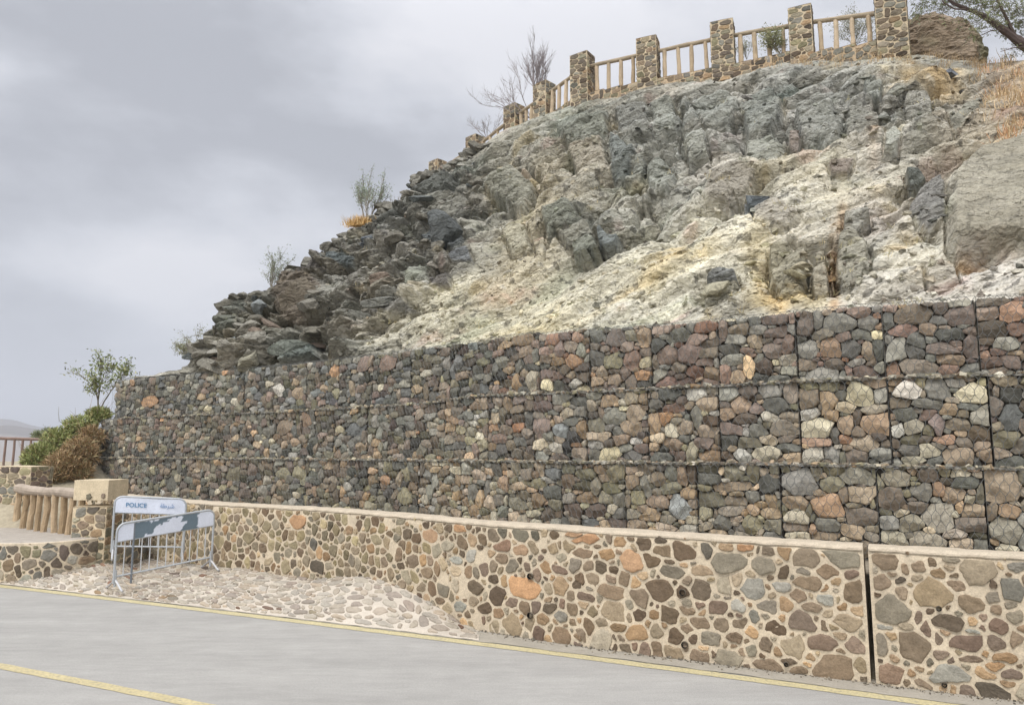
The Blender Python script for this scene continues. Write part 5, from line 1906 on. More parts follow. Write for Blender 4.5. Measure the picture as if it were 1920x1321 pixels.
# angular rock blocks
def hull_rock(size, seed, flat=.7, npt=16, sub=True):
    """angular rock: a cube-sphere cut by random planes"""
    r = np.random.default_rng(seed)
    g = 7
    lin_ = np.linspace(-1, 1, g)
    V, Q = [], []
    n0 = 0
    for ax in range(3):
        for sg in (-1, 1):
            U, W_ = np.meshgrid(lin_, lin_)
            a = np.zeros((g, g, 3))
            a[..., ax] = sg
            a[..., (ax + 1) % 3] = U
            a[..., (ax + 2) % 3] = W_ * sg
            V.append(a.reshape(-1, 3))
            i = np.arange(g - 1)[:, None] * g
            j = np.arange(g - 1)[None]
            Q.append(np.stack([i + j, i + j + 1, i + g + j + 1, i + g + j], -1).reshape(-1, 4) + n0)
            n0 += g * g
    V = np.concatenate(V)
    V = V / np.linalg.norm(V, axis=1)[:, None] * 1.25
    for _ in range(npt):
        n = r.normal(size=3)
        n[2] *= .8
        n /= np.linalg.norm(n)
        d = r.uniform(.52, .95)
        over = V @ n - d
        V = V - np.maximum(over, 0)[:, None] * n
    V *= np.array([1.0, r.uniform(.7, 1), flat * r.uniform(.75, 1.2)])
    V += .025 * np.stack([vnoise(V[:, 0] * 4 + seed, V[:, 1] * 4, V[:, 2] * 4, k) for k in (1, 2, 3)], -1)
    return V * size, np.concatenate(Q)


def rot_m(rx, ry, rz):
    return np.array(Euler((rx, ry, rz)).to_matrix())


def build_blocks():
    """outcrop blocks bedded into the slope (bedrock, part of the hill) """
    r = np.random.default_rng(77)
    mb = MB()
    cnt = 0
    protos = [hull_rock(1.0, k, flat=.6 + .3 * (k % 3) / 2) for k in range(24)]

    def place(px_, py_, sz, colr, sink=.25, rx=.24):
        p, n, c0 = on_slope(px_, py_)
        V, Q = protos[r.integers(24)]
        M = rot_m(r.normal(.1, rx), r.normal(.08, rx), r.normal(-.5, .4))
        v = (V * sz * np.array([r.uniform(1.1, 1.7), r.uniform(.8, 1.1), r.uniform(.55, .95)])) @ M.T + p + n * sz * (.35 - sink)
        mb.add(v, Q, c=lin(np.clip(np.asarray(colr), 15, 240)) / (KW * 1.14))
    # left outcrop: dense
    for _ in range(270):
        px_ = r.uniform(385, 920)
        yr = np.interp(px_, RID[:, 0], RID[:, 1])
        y0 = np.interp(px_, SL.px, SL.y0)
        t = r.random() ** .9
        lim = np.interp(px_, [385, 520, 640, 760, 850, 920], [1.0, .95, .72, .62, .50, .25])
        py_ = yr + t * lim * (y0 - yr)
        if any(poly_in_dist(np.array([px_]), np.array([py_]), pl[0])[0][0] for pl in ROCKS[:20]):
            continue
        sz = .06 + .32 * r.random() ** 3
        base = np.array((136, 132, 120)) + r.normal(0, 13)
        if r.random() < .12: base = np.array((106, 110, 107)) + r.normal(0, 8)
        if r.random() < .12: base = np.array((150, 146, 128)) + r.normal(0, 8)
        if r.random() < .06: base = np.array((126, 112, 98)) + r.normal(0, 6)
        place(px_, py_, sz, base, sink=.42)
    # silhouette blocks along the ridge of the outcrop
    for _ in range(110):
        px_ = r.uniform(395, 905)
        yr = np.interp(px_, RID[:, 0], RID[:, 1])
        place(px_, yr + r.uniform(-1, 7), r.uniform(.10, .30), np.array((126, 123, 112)) + r.normal(0, 12), sink=.25)
    # broken rock elsewhere, follows local colour
    for _ in range(900):
        px_ = r.uniform(700, 2000)
        yr = np.interp(px_, RID[:, 0], RID[:, 1])
        y0 = np.interp(px_, SL.px, SL.y0)
        py_ = r.uniform(yr + 3, y0 - 2)
        i = int((px_ - SL.pxs[0]) / (SL.pxs[-1] - SL.pxs[0]) * (len(SL.pxs) - 1))
        j = int(np.clip((py_ - SL.Y[0, i]) / (SL.Y[-1, i] - SL.Y[0, i]), 0, 1) * (len(SL.vs) - 1))
        rk = SL.rk[j, i]
        if px_ > 1765 and 280 < py_ < 500:
            continue
        if r.random() > .45 + .55 * rk:
            continue
        c0 = SL.col[j, i]
        sz = (.03 + .10 * r.random() ** 3) * (.7 + .5 * rk)
        place(px_, py_, sz, c0 * r.uniform(.74, 1.04) + r.normal(0, 1, 3), sink=.3)
    tag(mb.build('rock_outcrop', M_ROCK), kind='structure')
    # loose stones and grit lying over the talus
    mb2 = MB()
    for _ in range(2600):
        px_ = r.uniform(420, 1960)
        yr = np.interp(px_, RID[:, 0], RID[:, 1])
        y0 = np.interp(px_, SL.px, SL.y0)
        py_ = y0 + (yr - y0) * r.random() ** 1.15
        if px_ > 1765 and 275 < py_ < 500:
            continue
        p, n, c0 = on_slope(px_, py_)
        V, Q = protos2[r.integers(len(protos2))]
        sz = .012 + .045 * r.random() ** 4
        M = rot_m(*r.uniform(0, 6.28, 3))
        mb2.add((V * sz) @ M.T + p - n * sz * .1, Q, c=lin(np.clip(c0 * r.uniform(.65, 1.12) + r.normal(0, 1.5, 3), 15, 240)) / (KW * 1.2))
    tag(mb2.build('scree', M_ROCK), 'pale loose scree and grit scattered down the rock slope', 'scree', kind='stuff')


def small_rock(seed):
    r = np.random.default_rng(seed)
    v = np.array([[x, y, z] for z in (-1, 1) for y in (-1, 1) for x in (-1, 1)], float) * r.uniform(.5, 1, 3)
    v += r.normal(0, .22, v.shape)
    q = np.array([[0, 2, 3, 1], [4, 5, 7, 6], [0, 1, 5, 4], [2, 6, 7, 3], [0, 4, 6, 2], [1, 3, 7, 5]])
    return v, q


protos2 = [small_rock(k) for k in range(12)]
build_blocks()
ledge(2)
ledge(3)


# individual boulders that stand out
def boulder(px_, py_, size, flat, colr, seed, label, rot=(0, 0, 0), sink=.3, cat='boulder', group=None):
    p, n, c0 = on_slope(px_, py_)
    V, Q = hull_rock(1.0, seed, flat=flat, npt=18)
    v = (V * np.array(size)) @ rot_m(*rot).T
    # subdivide look: roughen
    p = p + n * min(size) * (.4 - sink)
    c = lin(colr) / (KW * 1.15)
    cc = np.repeat(c[None], len(v), 0) * (1 + .12 * vnoise(v[:, 0] * 3 + seed, v[:, 1] * 3, v[:, 2] * 3))[:, None]
    o = MB().add(v + p, Q, c=cc).build('boulder', M_ROCK, origin=p)
    tag(o, label, cat, group)


boulder(1782, 146, (.30, .24, .17), .8, (112, 116, 122), 3, 'blue-grey boulder beside the orange stained patch near the top right', (0, .3, .3), sink=-.1)
boulder(1812, 158, (.19, .16, .10), .8, (84, 84, 82), 4, 'small dark boulder wedged right of the blue-grey boulder at the top right', (0, .4, 0), sink=.2)
boulder(1420, 392, (.34, .26, .24), .8, (108, 114, 116), 5, 'dark slate-grey block in the middle of the pale talus streak', (0, 0, .6), sink=.45)
boulder(1345, 548, (.32, .2, .17), .7, (170, 164, 140), 7, 'pale yellowish slab just above the gabions, left of the orange stain', (0, -.45, .4), sink=.2)
boulder(1617, 382, (.11, .09, .08), .9, (92, 92, 92), 8, 'small dark stone above the ochre vertical stripe', (0, 0, .6), sink=.1)
boulder(846, 448, (.62, .4, .42), .8, (98, 101, 99), 12, 'big dark slate block at the right edge of the dark left outcrop', (.2, .35, .3), sink=.35)
boulder(582, 575, (.66, .5, .66), 1.0, (124, 115, 100), 13, 'big brown rounded boulder at the lower left of the dark outcrop', (.1, .2, .4), sink=.4)
boulder(773, 352, (.14, .12, .14), 1.0, (84, 86, 80), 14, 'small round dark boulder jutting from the skyline of the outcrop', (0, 0, .2), sink=0)
boulder(552, 655, (.55, .3, .26), .8, (114, 118, 108), 15, 'flat-topped greenish-grey block resting just above the gabions at left', (0, -.05, .35), sink=.25)
boulder(785, 522, (.40, .3, .30), .9, (146, 148, 132), 16, 'pale greenish block in the middle of the dark outcrop', (.1, .1, .4), sink=.3)
boulder(735, 583, (.62, .3, .18), .6, (128, 128, 120), 17, 'long grey wedge-shaped slab at the lower edge of the dark outcrop', (0, -.2, .5), sink=.2)


# ================================================================== RIDGE FENCE
def build_ridge_fence():
    root = empty('stone_and_log_fence', at(1357, 138, 19.4), 'long fence of stone pillars and round logs along the top of the slope', 'fence')
    # px centre, top y, Y, width, height
    PIL = [(1676, -20, 16.9, .68, 1.55), (1506, 12, 18.2, .56, 1.42), (1358, 39, 19.2, .60, 1.42), (1217, 70, 20.1, .58, 1.42), (1093, 100, 21.3, .60, 1.42), (1021, 154, 22.9, .56, 1.42),
           (964, 196, 24.4, .56, 1.42), (891, 254, 26.6, .56, 1.42), (820, 300, 29.0, .56, 1.42)]
    tops = [at(a, b, Y) for (a, b, Y, w, h) in PIL]
    n = len(PIL)
    r = np.random.default_rng(31)
    yaw = []
    for k in range(n):
        a = tops[max(0, k - 1)]
        b = tops[min(n - 1, k + 1)]
        yaw.append(math.atan2(a[1] - b[1], a[0] - b[0]))
    for k, (p, (px_, py_, Y, w, h)) in enumerate(zip(tops, PIL)):
        mb = MB()
        ext = .35
        masonry_box(mb, p[0], p[1] + .2, p[2] - h - ext, w, .50, h + ext, yaw[k] * .8, 'bbgvTBmg', (196, 180, 152), seed=40 + k, rr=(.045, .10), taper=.0)
        put(mb.build('stone_pillar', M_MASON), root)
    # second short pillar right of the first one (wide end pier)
    for k in range(n - 1):
        A, B = tops[k].copy(), tops[k + 1].copy()
        A[1] += .2
        B[1] += .2
        d = B - A
        L = np.linalg.norm(d)
        e = d / L
        wa, wb = PIL[k][3] / 2, PIL[k + 1][3] / 2
        a = A + e * wa * .8 - np.array([0, 0, .38 if k else .46])
        b = B - e * wb * .8 - np.array([0, 0, .38])
        mb = MB()
        log(mb, a, b, .062, .055, lin((160, 146, 124)) / KW, seed=k * 3.3, n=10, seg=12, bend=.02)
        put(mb.build('top_rail', M_WOOD), root)
        nb = 4
        bh = 1.02 if k else 1.0
        for m in range(nb):
            t = (m + .62) / (nb + .25)
            p = a + (b - a) * t
            mb = MB()
            ht = 1.04
            log(mb, p - np.array([r.normal(0, .02), 0, ht]), p - np.array([0, 0, .03]), r.uniform(.056, .07), r.uniform(.05, .062), lin(np.array((186, 168, 142)) + r.normal(0, 7)) / KW, seed=k * 7 + m, n=9, wob=.15)
            put(mb.build('baluster', M_WOOD), root)
        # base wall between pillars
        mb = MB()
        yw = math.atan2(-e[1], -e[0])
        ns = 3
        for m in range(ns):
            t0 = (m + .5) / ns
            c = a + (b - a) * t0
            hh = .62 if k > 1 else .8
            zt = c[2] - .93 + (.12 if k <= 1 else 0) * (1 - t0)
            masonry_box(mb, c[0], c[1], zt - hh, np.linalg.norm((b - a)[:2]) / ns + .01, .42, hh, yw, 'vTbmgBt', (190, 168, 138), seed=90 + k * 5 + m, rr=(.04, .10))
        put(mb.build('base_wall', M_MASON), root)


build_ridge_fence()


# ================================================================== PLANTS
def branchy(mb_w, leaf, base, height, r, spread=.5, nstem=4, levels=3, rad=.02, up=.8, col=(120, 110, 98), leafn=0, leafsize=.03, leafcol=((120, 130, 90),), lean=(0, 0), kids=4, wig=.12, leafspread=.08, jit=.3):
    tips = []

    def grow(p, d, L, rd, lv):
        m = 6
        pts = [p]
        q = p.copy()
        dd = d.copy()
        for k in range(m):
            dd = dd + r.normal(0, wig, 3) + np.array([0, 0, .03])
            dd /= np.linalg.norm(dd)
            q = q + dd * L / m
            pts.append(q.copy())
        rr = np.linspace(rd, rd * .45, m + 1)
        tube(mb_w, pts, rr, n=5 if lv else 6, c=cw(*(np.array(col) + r.normal(0, 6))), cap=False)
        if lv < levels:
            for k in range(kids):
                t = r.uniform(.35, 1.0)
                i = min(m, int(t * m))
                nd = dd * .7 + r.normal(0, jit, 3) + np.array([0, 0, up * .25])
                nd /= np.linalg.norm(nd)
                grow(np.array(pts[i]), nd, L * r.uniform(.45, .7), rd * .55, lv + 1)
        else:
            tips.append((np.array(pts), dd))
    for s in range(nstem):
        a = r.uniform(0, 6.28)
        d = np.array([math.cos(a) * spread + lean[0], math.sin(a) * spread * .7 + lean[1], up])
        d /= np.linalg.norm(d)
        grow(np.array(base, float), d, height * r.uniform(.5, .7), rad * r.uniform(.7, 1.1), 0)
    if leaf is not None and leafn:
        for pts, dd in tips:
            for _ in range(leafn):
                c = pts[r.integers(1, len(pts))] + r.normal(0, leafspread, 3)
                a = r.normal(size=3)
                a /= np.linalg.norm(a)
                b = np.cross(a, r.normal(size=3))
                b /= np.linalg.norm(b) + 1e-9
                s = leafsize * r.uniform(.6, 1.4)
                v = np.array([c - a * s, c + b * s * .35, c + a * s, c - b * s * .35])
                cc = np.array(leafcol[r.integers(len(leafcol))]) + r.normal(0, 9)
                leaf.add(v, [[0, 1, 2, 3]], c=cw(*np.clip(cc, 10, 240)))
    return tips


def plant(name, base, height, label, cat, seed, group=None, **kw):
    r = np.random.default_rng(seed)
    wood, leaf = MB(), MB()
    root = empty(name, base, label, cat, group)
    branchy(wood, leaf, base, height, r, **kw)
    put(wood.build('stem', M_BARK), root)
    if leaf.n:
        put(leaf.build('leaves', M_LEAF), root)
    return root


def ridge_pt(px_, dy=0.0, dz=-.05, back=.25):
    p, n, c = on_slope(px_, -999)
    i = int((px_ - SL.pxs[0]) / (SL.pxs[-1] - SL.pxs[0]) * (len(SL.pxs) - 1))
    p = SL.Pd[-1, i].copy()
    p[1] += back
    p[2] += dz
    return p


GL = ((136, 146, 110), (150, 158, 126), (122, 134, 96))
plant('shrub', ridge_pt(684), 1.75, 'wispy grey-green shrub rising from the orange grass tuft on the skyline', 'shrub', 3, nstem=6, spread=.42, levels=2, kids=4, rad=.022, col=(140, 134, 122), leafn=20, leafsize=.03,
      leafcol=((158, 168, 146), (148, 158, 134)), up=1.0, wig=.07, jit=.2, leafspread=.06)
plant('shrub', ridge_pt(497), 1.5, 'thin grey-green shrub on the lower left skyline step of the outcrop', 'shrub', 5, nstem=5, spread=.5, levels=2, kids=4, rad=.016, col=(138, 132, 118), leafn=16, leafsize=.026,
      leafcol=((156, 164, 140), (142, 150, 124)), up=1.0, wig=.08, jit=.25, leafspread=.05)
plant('shrub', ridge_pt(365), .95, 'dry greyish shrub leaning left over the gabion top at the foot of the outcrop', 'shrub', 8, nstem=9, spread=1.0, levels=2, kids=5, rad=.013, col=(150, 142, 124), leafn=10, leafsize=.024,
      leafcol=((156, 156, 126), (140, 144, 110)), up=.6, lean=(-.25, 0), wig=.1, jit=.35, leafspread=.05)
plant('shrub', ridge_pt(745), .6, 'small bare twiggy shrub between the skyline boulder and the grey-green shrub', 'shrub', 9, nstem=5, spread=.8, levels=2, kids=4, rad=.008, col=(150, 144, 136), up=.8)
plant('bare_tree', at(1008, 225, 24.6), 3.0, 'tall leafless grey tree behind the ridge fence', 'tree', 11, nstem=3, spread=.18, levels=3, kids=5, rad=.035, col=(142, 134, 134), up=1.2, wig=.07, jit=.22, leafn=2, leafsize=.012, leafcol=((150, 144, 140),))
plant('bare_tree', at(995, 222, 24.2), 2.1, 'leafless shrub with long twigs spreading left below the tall bare tree', 'tree', 12, nstem=4, spread=.5, levels=3, kids=4, rad=.02, col=(146, 138, 138), up=.55, lean=(-.75, 0), wig=.09, jit=.25)
plant('bare_tree', at(915, 262, 26.2), 1.1, 'small leafless twiggy tree near the last ridge pillar', 'tree', 13, nstem=4, spread=.7, levels=3, kids=4, rad=.016, col=(152, 146, 146), up=.8, wig=.1, jit=.3)
plant('shrub', at(1462, 100, 18.6), .75, 'green shrub growing behind the fence between the second and third pillar', 'shrub', 14, nstem=7, spread=.7, levels=2, kids=4, rad=.01, col=(130, 124, 104), leafn=16, leafsize=.03, leafcol=((142, 146, 104), (158, 158, 120)), up=.8)
plant('shrub', at(1400, 112, 19.6), .6, 'pale thin shrub behind the fence right of the third pillar', 'shrub', 15, nstem=5, spread=.5, levels=2, kids=4, rad=.008, col=(150, 146, 130), leafn=9, leafsize=.022, leafcol=((168, 170, 146),), up=1.0)
plant('shrub', at(1600, 90, 18.2), 1.0, 'pale leafy shrub behind the fence next to the tallest pillar', 'shrub', 16, nstem=7, spread=.6, levels=2, kids=5, rad=.01, col=(150, 146, 130), leafn=12, leafsize=.025, leafcol=((166, 170, 150), (180, 180, 166)), up=1.0)
# sapling at the end of the gabions
plant('sapling', at(185, 775, 20.3), 1.75, 'young leafy tree at the left end of the gabion wall', 'tree', 18, nstem=3, spread=.25, levels=3, kids=4, rad=.022, col=(126, 116, 96), leafn=7, leafsize=.045,
      leafcol=((124, 136, 78), (142, 150, 96), (108, 118, 70), (160, 160, 110)), up=1.1, wig=.08, jit=.35, leafspread=.07)


def blades(mb, base, n, r, h=(.2, .4), w=.008, cols=((200, 160, 90),), spread=(.3, .3), lean=.35, dirz=(0, 0, 1), k=KW):
    for _ in range(n):
        b = np.array(base) + np.array([r.normal(0, spread[0]), r.normal(0, spread[1]), 0])
        hh = r.uniform(*h)
        d = np.array(dirz, float) + r.normal(0, lean, 3) * np.array([1, 1, .3])
        d /= np.linalg.norm(d)
        s = np.array([d[1], -d[0], 0]) + 1e-6
        s = s / np.linalg.norm(s) * w
        if r.random() < .5:
            s = np.array([w, 0, 0])
        m = b + d * hh * .55 + r.normal(0, .02, 3)
        t = b + d * hh + np.array([r.normal(0, .06), r.normal(0, .06), -.04])
        c = np.array(cols[r.integers(len(cols))]) + r.normal(0, 9)
        mb.add([b - s, b + s, m + s * .7, m - s * .7, t], [[0, 1, 2, 3]], [[3, 2, 4]], lin(np.clip(c, 10, 250)) / k)


def grass_tuft(px_, py_, n, label, seed, cols, h, spread, group=None, pos=None, w=.008, lean=.35):
    r = np.random.default_rng(seed)
    p = pos if pos is not None else on_slope(px_, py_)[0]
    mb = MB()
    blades(mb, p, n, r, h=h, cols=cols, spread=spread, w=w, lean=lean)
    o = mb.build('grass_tuft', M_LEAF, origin=p)
    tag(o, label, 'grass', group)


OR = ((212, 172, 108), (220, 184, 126), (198, 160, 102), (206, 176, 122))
DR = ((196, 168, 128), (206, 182, 144), (180, 152, 112), (168, 146, 110))
rp = ridge_pt(674, dz=0.06, back=.02)
grass_tuft(0, 0, 900, 'bright orange dry grass tuft on the skyline at the foot of the wispy shrub', 71, OR, (.15, .44), (.20, .12), pos=rp, w=.008)


def dry_grass_field():
    r = np.random.default_rng(5)
    mb = MB()
    for _ in range(150):
        px_, py_ = r.uniform(1835, 2060), r.uniform(115, 280)
        if r.random() > np.interp(px_, [1835, 1880], [.3, 1]):
            continue
        p, n, c = on_slope(px_, py_)
        cols = DR if r.random() < .85 else ((204, 160, 118), (194, 146, 108))
        blades(mb, p, 16, r, h=(.12, .38), cols=cols, spread=(.10, .10), w=.006, lean=.3)
    for _ in range(120):
        px_, py_ = r.uniform(600, 1900), 0
        yr = np.interp(px_, RID[:, 0], RID[:, 1])
        y0 = np.interp(px_, SL.px, SL.y0)
        py_ = r.uniform(yr, y0)
        if px_ > 1760 and py_ > 270:
            continue
        p, n, c = on_slope(px_, py_)
        blades(mb, p, 9, r, h=(.05, .16), cols=((184, 172, 130), (170, 164, 122), (196, 180, 140)), spread=(.05, .05), w=.004, lean=.5)
    for _ in range(60):
        px_ = r.uniform(1440, 1860)
        p, n, c = on_slope(px_, np.interp(px_, RID[:, 0], RID[:, 1]) + r.uniform(0, 16))
        blades(mb, p, 12, r, h=(.08, .3), cols=DR, spread=(.08, .08), w=.005, lean=.3)
    tag(mb.build('dry_grass', M_LEAF), 'thin straw-coloured dry grass scattered over the top and right of the slope', 'grass', kind='stuff')


dry_grass_field()


def build_bank_bushes():
    r = np.random.default_rng(17)
    # outline of the bank vegetation in the photo, mapped at depth
    def mass(name, pts, n, cols, label, h, seed, w=.010, lean=.5):
        rr = np.random.default_rng(seed)
        mb = MB()
        cen = at(pts[0][0], pts[0][1], pts[0][2])
        for (px_, py_, Y, sx, sz, k) in pts:
            c = at(px_, py_, Y)
            for _ in range(int(n * k)):
                q = rr.normal(size=3)
                q /= np.linalg.norm(q)
                rad = rr.random() ** .4
                b = c + q * rad * np.array([sx, sx * .8, sz])
                d = q * .6 + np.array([0, 0, .7]) + rr.normal(0, lean * .6, 3)
                d /= np.linalg.norm(d)
                hh = rr.uniform(*h)
                s = np.cross(d, rr.normal(size=3))
                s = s / (np.linalg.norm(s) + 1e-9) * w
                m_ = b + d * hh * .5
                t_ = b + d * hh + np.array([0, 0, -hh * .2])
                cc = np.array(cols[rr.integers(len(cols))]) + rr.normal(0, 10)
                mb.add([b - s, b + s, m_ + s, m_ - s, t_], [[0, 1, 2, 3]], [[3, 2, 4]], lin(np.clip(cc, 10, 240)) / KW)
        for _ in range(60 if 'low' not in name else 6):
            px_, py_, Y, sx, sz, k = pts[rr.integers(len(pts))]
            c = at(px_, py_, Y) + rr.normal(0, .4, 3) * np.array([sx, sx, sz])
            d = rr.normal(size=3) * .5 + np.array([0, 0, .5])
            L = rr.uniform(.2, .5)
            tube(mb, [c, c + d * L * .5 + rr.normal(0, .02, 3), c + d * L + rr.normal(0, .04, 3)], [.006, .004, .002], n=4, c=cw(146, 130, 108), cap=False)
        o = mb.build(name, M_LEAF, origin=cen)
        tag(o, label, 'bush')
    mass('bush', [(80, 850, 18.6, .42, .26, 1.2), (115, 825, 18.9, .45, .32, 1.2), (150, 800, 19.2, .42, .28, 1.0), (185, 778, 19.6, .32, .2, .8), (60, 862, 18.4, .25, .2, .6)], 1900,
         ((146, 154, 96), (160, 166, 112), (132, 140, 84), (162, 154, 104)), 'green bush spilling down the bank left of the gabions, above the log fence', (.06, .16), 31, w=.011, lean=1.0)
    mass('dead_bush', [(120, 875, 18.2, .45, .38, 1.2), (150, 850, 18.5, .42, .38, 1.2), (170, 820, 19.0, .3, .28, .9), (100, 890, 18.0, .35, .3, .8), (148, 885, 18.3, .3, .3, .8)], 1900,
         ((168, 140, 104), (156, 130, 96), (182, 154, 116), (140, 120, 88), (152, 142, 102)), 'rust-brown dead bush hanging over the bank beside the gabion end', (.08, .22), 32, w=.008, lean=1.0)
    # low shrubs far behind the railing
    mass('low_shrub', [(92, 812, 27.5, .28, .16, .5), (72, 816, 27.5, .22, .12, .4), (108, 818, 27.2, .2, .12, .3)], 900, ((134, 142, 112), (150, 156, 126)), 'small pale green shrub showing over the distant railing', (.08, .2), 33, w=.012)


build_bank_bushes()


# acacia at the top right: trunk stands outside the frame, a bough reaches in
def build_acacia():
    r = np.random.default_rng(44)
    wood, leaf, twigs = MB(), MB(), MB()
    base = at(2110, 118, 15.0)
    root = empty('acacia_tree', base, 'spreading thorny tree with feathery leaves whose dark bough enters at the top right', 'tree')
    fork = at(1990, 140, 15.2)
    main = [base, base + [-.15, 0, .45], at(2010, 110, 15.1), at(1960, 103, 15.1), at(1925, 88, 15.1), at(1890, 62, 15.1), at(1865, 45, 15.1), at(1845, 30, 15.1), at(1820, 20, 15.1), at(1790, 8, 15.1), at(1740, -30, 15.1)]
    # interpolate smooth
    def sm(P, k=6):
        P = np.array(P)
        u = np.arange(len(P))
        uu = np.linspace(0, len(P) - 1, (len(P) - 1) * k + 1)
        return np.stack([np.interp(uu, u, P[:, i]) for i in range(3)], -1)
    M = sm(main)
    tube(wood, M, np.interp(np.linspace(0, 1, len(M)), [0, .3, .45, .75, 1], [.17, .12, .085, .05, .018]), n=9, c=cw(92, 80, 76), wob=.2)
    extra = [[at(1905, 72, 15.1), at(1880, 20, 14.9), at(1850, -40, 14.8)], [at(2010, 110, 15.1), at(2030, 20, 15.3), at(2000, -100, 15.4)],
             [at(1812, 18, 15.1), at(1790, 17, 15.0), at(1770, 6, 15.0), at(1760, -10, 15.0)], [at(1925, 88, 15.1), at(1900, 90, 15.0), at(1876, 97, 14.95)], [at(1880, 55, 15.1), at(1858, 58, 15.0), at(1836, 68, 15.0)],
             [at(2060, 100, 15), at(2120, 0, 15.4), at(2200, -120, 15.6)]]
    rads = [.04, .09, .02, .015, .015, .09]
    for E_, rd in zip(extra, rads):
        S_ = sm(E_)
        tube(wood, S_, np.linspace(rd, rd * .4, len(S_)), n=7, c=cw(96, 84, 78), wob=.15)
    put(wood.build('trunk', M_BARK), root)
    # feathery foliage clumps
    centers = [(1880, 12, 15.0, .55), (1835, 5, 15.2, .45), (1925, 25, 15.2, .5), (1800, -15, 15.0, .45), (1900, 55, 15.3, .35), (1860, 40, 14.9, .3), (1770, -10, 15.2, .35), (1740, -20, 15.4, .4), (1960, 60, 15.2, .5),
               (1990, -20, 15.4, .8), (2080, -60, 15.4, 1.0), (2150, 30, 15.3, .8), (1905, 95, 15.2, .18), (1830, 62, 15.0, .16), (1812, 38, 15.1, .22), (1735, 8, 15.6, .28), (1780, 15, 15.6, .25), (1860, -70, 15.2, .9), (1725, 25, 15.8, .16)]
    for (a, b, Y, s) in centers:
        c = at(a, b, Y)
        nsp = int(80 * (s / .45) ** 2) + 8
        for _ in range(nsp):
            q = r.normal(size=3)
            q /= np.linalg.norm(q)
            p0 = c + q * s * r.random() ** .5 * np.array([1, .9, .6])
            d = r.normal(size=3)
            d[2] *= .5
            d /= np.linalg.norm(d)
            L = r.uniform(.15, .34)
            tube(twigs, [p0, p0 + d * L * .5 + [0, 0, .01], p0 + d * L], .003, n=3, c=cw(112, 100, 90), cap=False)
            for m in range(9):
                pp = p0 + d * L * (m + 1) / 9 + r.normal(0, .015, 3)
                a_ = np.cross(d, r.normal(size=3))
                a_ /= np.linalg.norm(a_) + 1e-9
                sl = r.uniform(.018, .036)
                b_ = np.cross(a_, d)
                v = np.array([pp - a_ * sl, pp + b_ * sl * .3, pp + a_ * sl, pp - b_ * sl * .3])
                cc = np.array(((132, 140, 92), (118, 128, 84), (146, 152, 106), (122, 120, 92), (140, 146, 124))[r.integers(5)]) + r.normal(0, 9)
                leaf.add(v, [[0, 1, 2, 3]], c=lin(np.clip(cc, 10, 240)) / KW)
    put(twigs.build('twigs', M_BARK), root)
    put(leaf.build('crown', M_LEAF), root)


build_acacia()


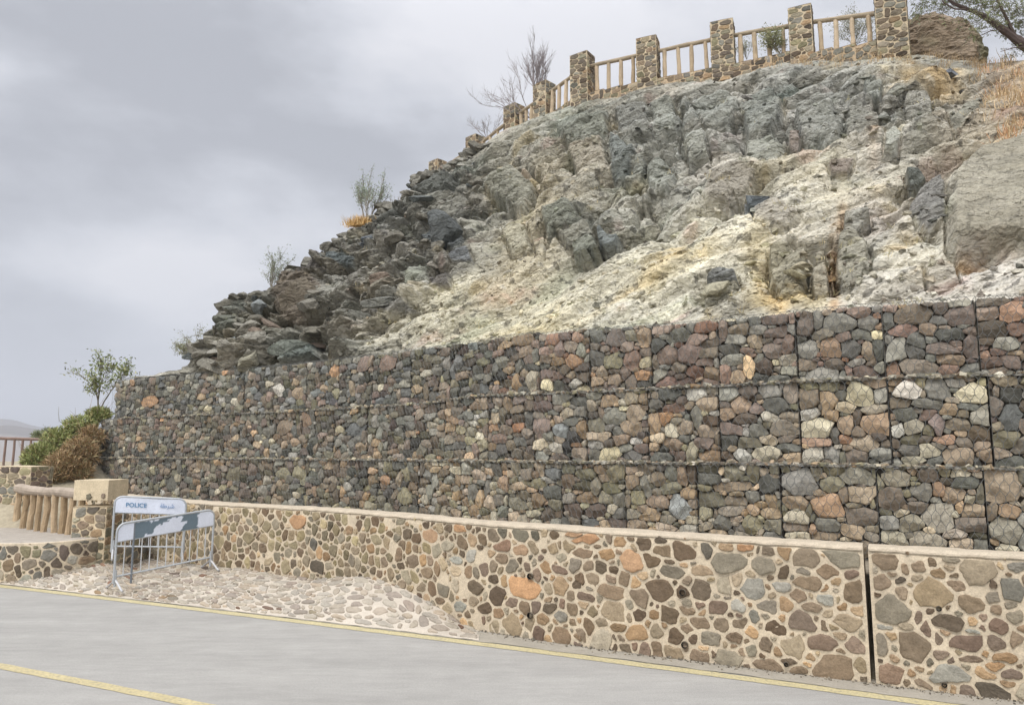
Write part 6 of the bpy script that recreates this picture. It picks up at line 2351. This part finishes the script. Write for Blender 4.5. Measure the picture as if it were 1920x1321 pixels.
# rounded brown earth-and-rock mound right of the last pillar
def build_mound():
    c = at(1772, 118, 17.6)
    n, m = 90, 60
    th = np.linspace(0, 2 * np.pi, n)
    ph = np.linspace(-.35, np.pi / 2, m)
    T, P_ = np.meshgrid(th, ph)
    x, y, z = np.cos(P_) * np.cos(T), np.cos(P_) * np.sin(T), np.sin(P_)
    lay = facet(T * 2.2, z * 3.0 + .2 * x, .35, 6, tilt=.6, step=.4, st=(2.2, .5))[0]
    rr = 1 + .10 * fbm(x * 2.5, y * 2.5, z * 2.5, 4, seed=81) + .18 * lay + .02 * fbm(x * 14, y * 14, z * 14, 3, seed=82)
    sx = (1.12, 1.2, 1.55)
    X = c[0] + x * rr * sx[0]
    # steeper on the right side
    Y = c[1] + .5 + y * rr * sx[1]
    Z = c[2] - .1 + z * rr * sx[2] * (1 - .12 * x)
    V = np.stack([X, Y, Z], -1).reshape(-1, 3)
    i = np.arange(m - 1)[:, None] * n
    j = np.arange(n - 1)[None]
    q = np.stack([i + j, i + j + 1, i + n + j + 1, i + n + j], -1).reshape(-1, 4)
    f = fbm(x * 2, y * 2, z * 3, 4, seed=83).ravel()[:, None]
    f2 = sstep(.0, .5, fbm(x * 1.5, y * 1.5, z * 1.5, 3, seed=84).ravel() + x.ravel() * .5 + z.ravel() * .3)[:, None]
    base = np.array((138, 122, 102)) * (1 - f2) + np.array((122, 118, 92)) * f2 + f * 26
    root = MB().add(V, q, c=lin(np.clip(base, 20, 240)) / (KW * 1.1)).build('rock_mound', M_ROCK, origin=c)
    tag(root, 'rounded brown layered rock mound standing right of the tallest pillar', 'rock')


build_mound()


# grit and weeds along the wall foot
def wall_foot():
    r = np.random.default_rng(61)
    mb = MB()
    ua, ub = WAL.uz(880, 1185)[0], WAL.L - .5
    for _ in range(900):
        u = r.uniform(ua, ub)
        o = abs(r.normal(0, .06)) + .01
        V, Q = protos2[r.integers(len(protos2))]
        sz = .003 + .010 * r.random() ** 3
        p = WAL.world(u, .012 + sz * .3, o)
        mb.add((V * sz) @ rot_m(*r.uniform(0, 6, 3)).T + p, Q, c=cg(*np.clip(np.array((178, 166, 146)) * r.uniform(.6, 1.1), 0, 240)))
    tag(mb.build('grit', M_GROUND), 'fine pale grit collected along the foot of the low wall', 'grit', kind='stuff')


wall_foot()


def build_haze():
    mb = MB()
    box_mb(mb, 0, 0, 85, 8000, 8000, 300)
    m = bpy.data.materials.new('haze_air')
    m.use_nodes = True
    t = m.node_tree
    t.nodes.clear()
    o = N(t, 'ShaderNodeOutputMaterial')
    v = N(t, 'ShaderNodeVolumePrincipled')
    v.inputs['Color'].default_value = (.86, .89, .95, 1)
    v.inputs['Density'].default_value = .0005
    v.inputs['Anisotropy'].default_value = .1
    t.links.new(v.outputs[0], o.inputs['Volume'])
    tag(mb.build('haze', m), 'pale haze in the air over the far hills', 'haze', kind='stuff')


build_haze()
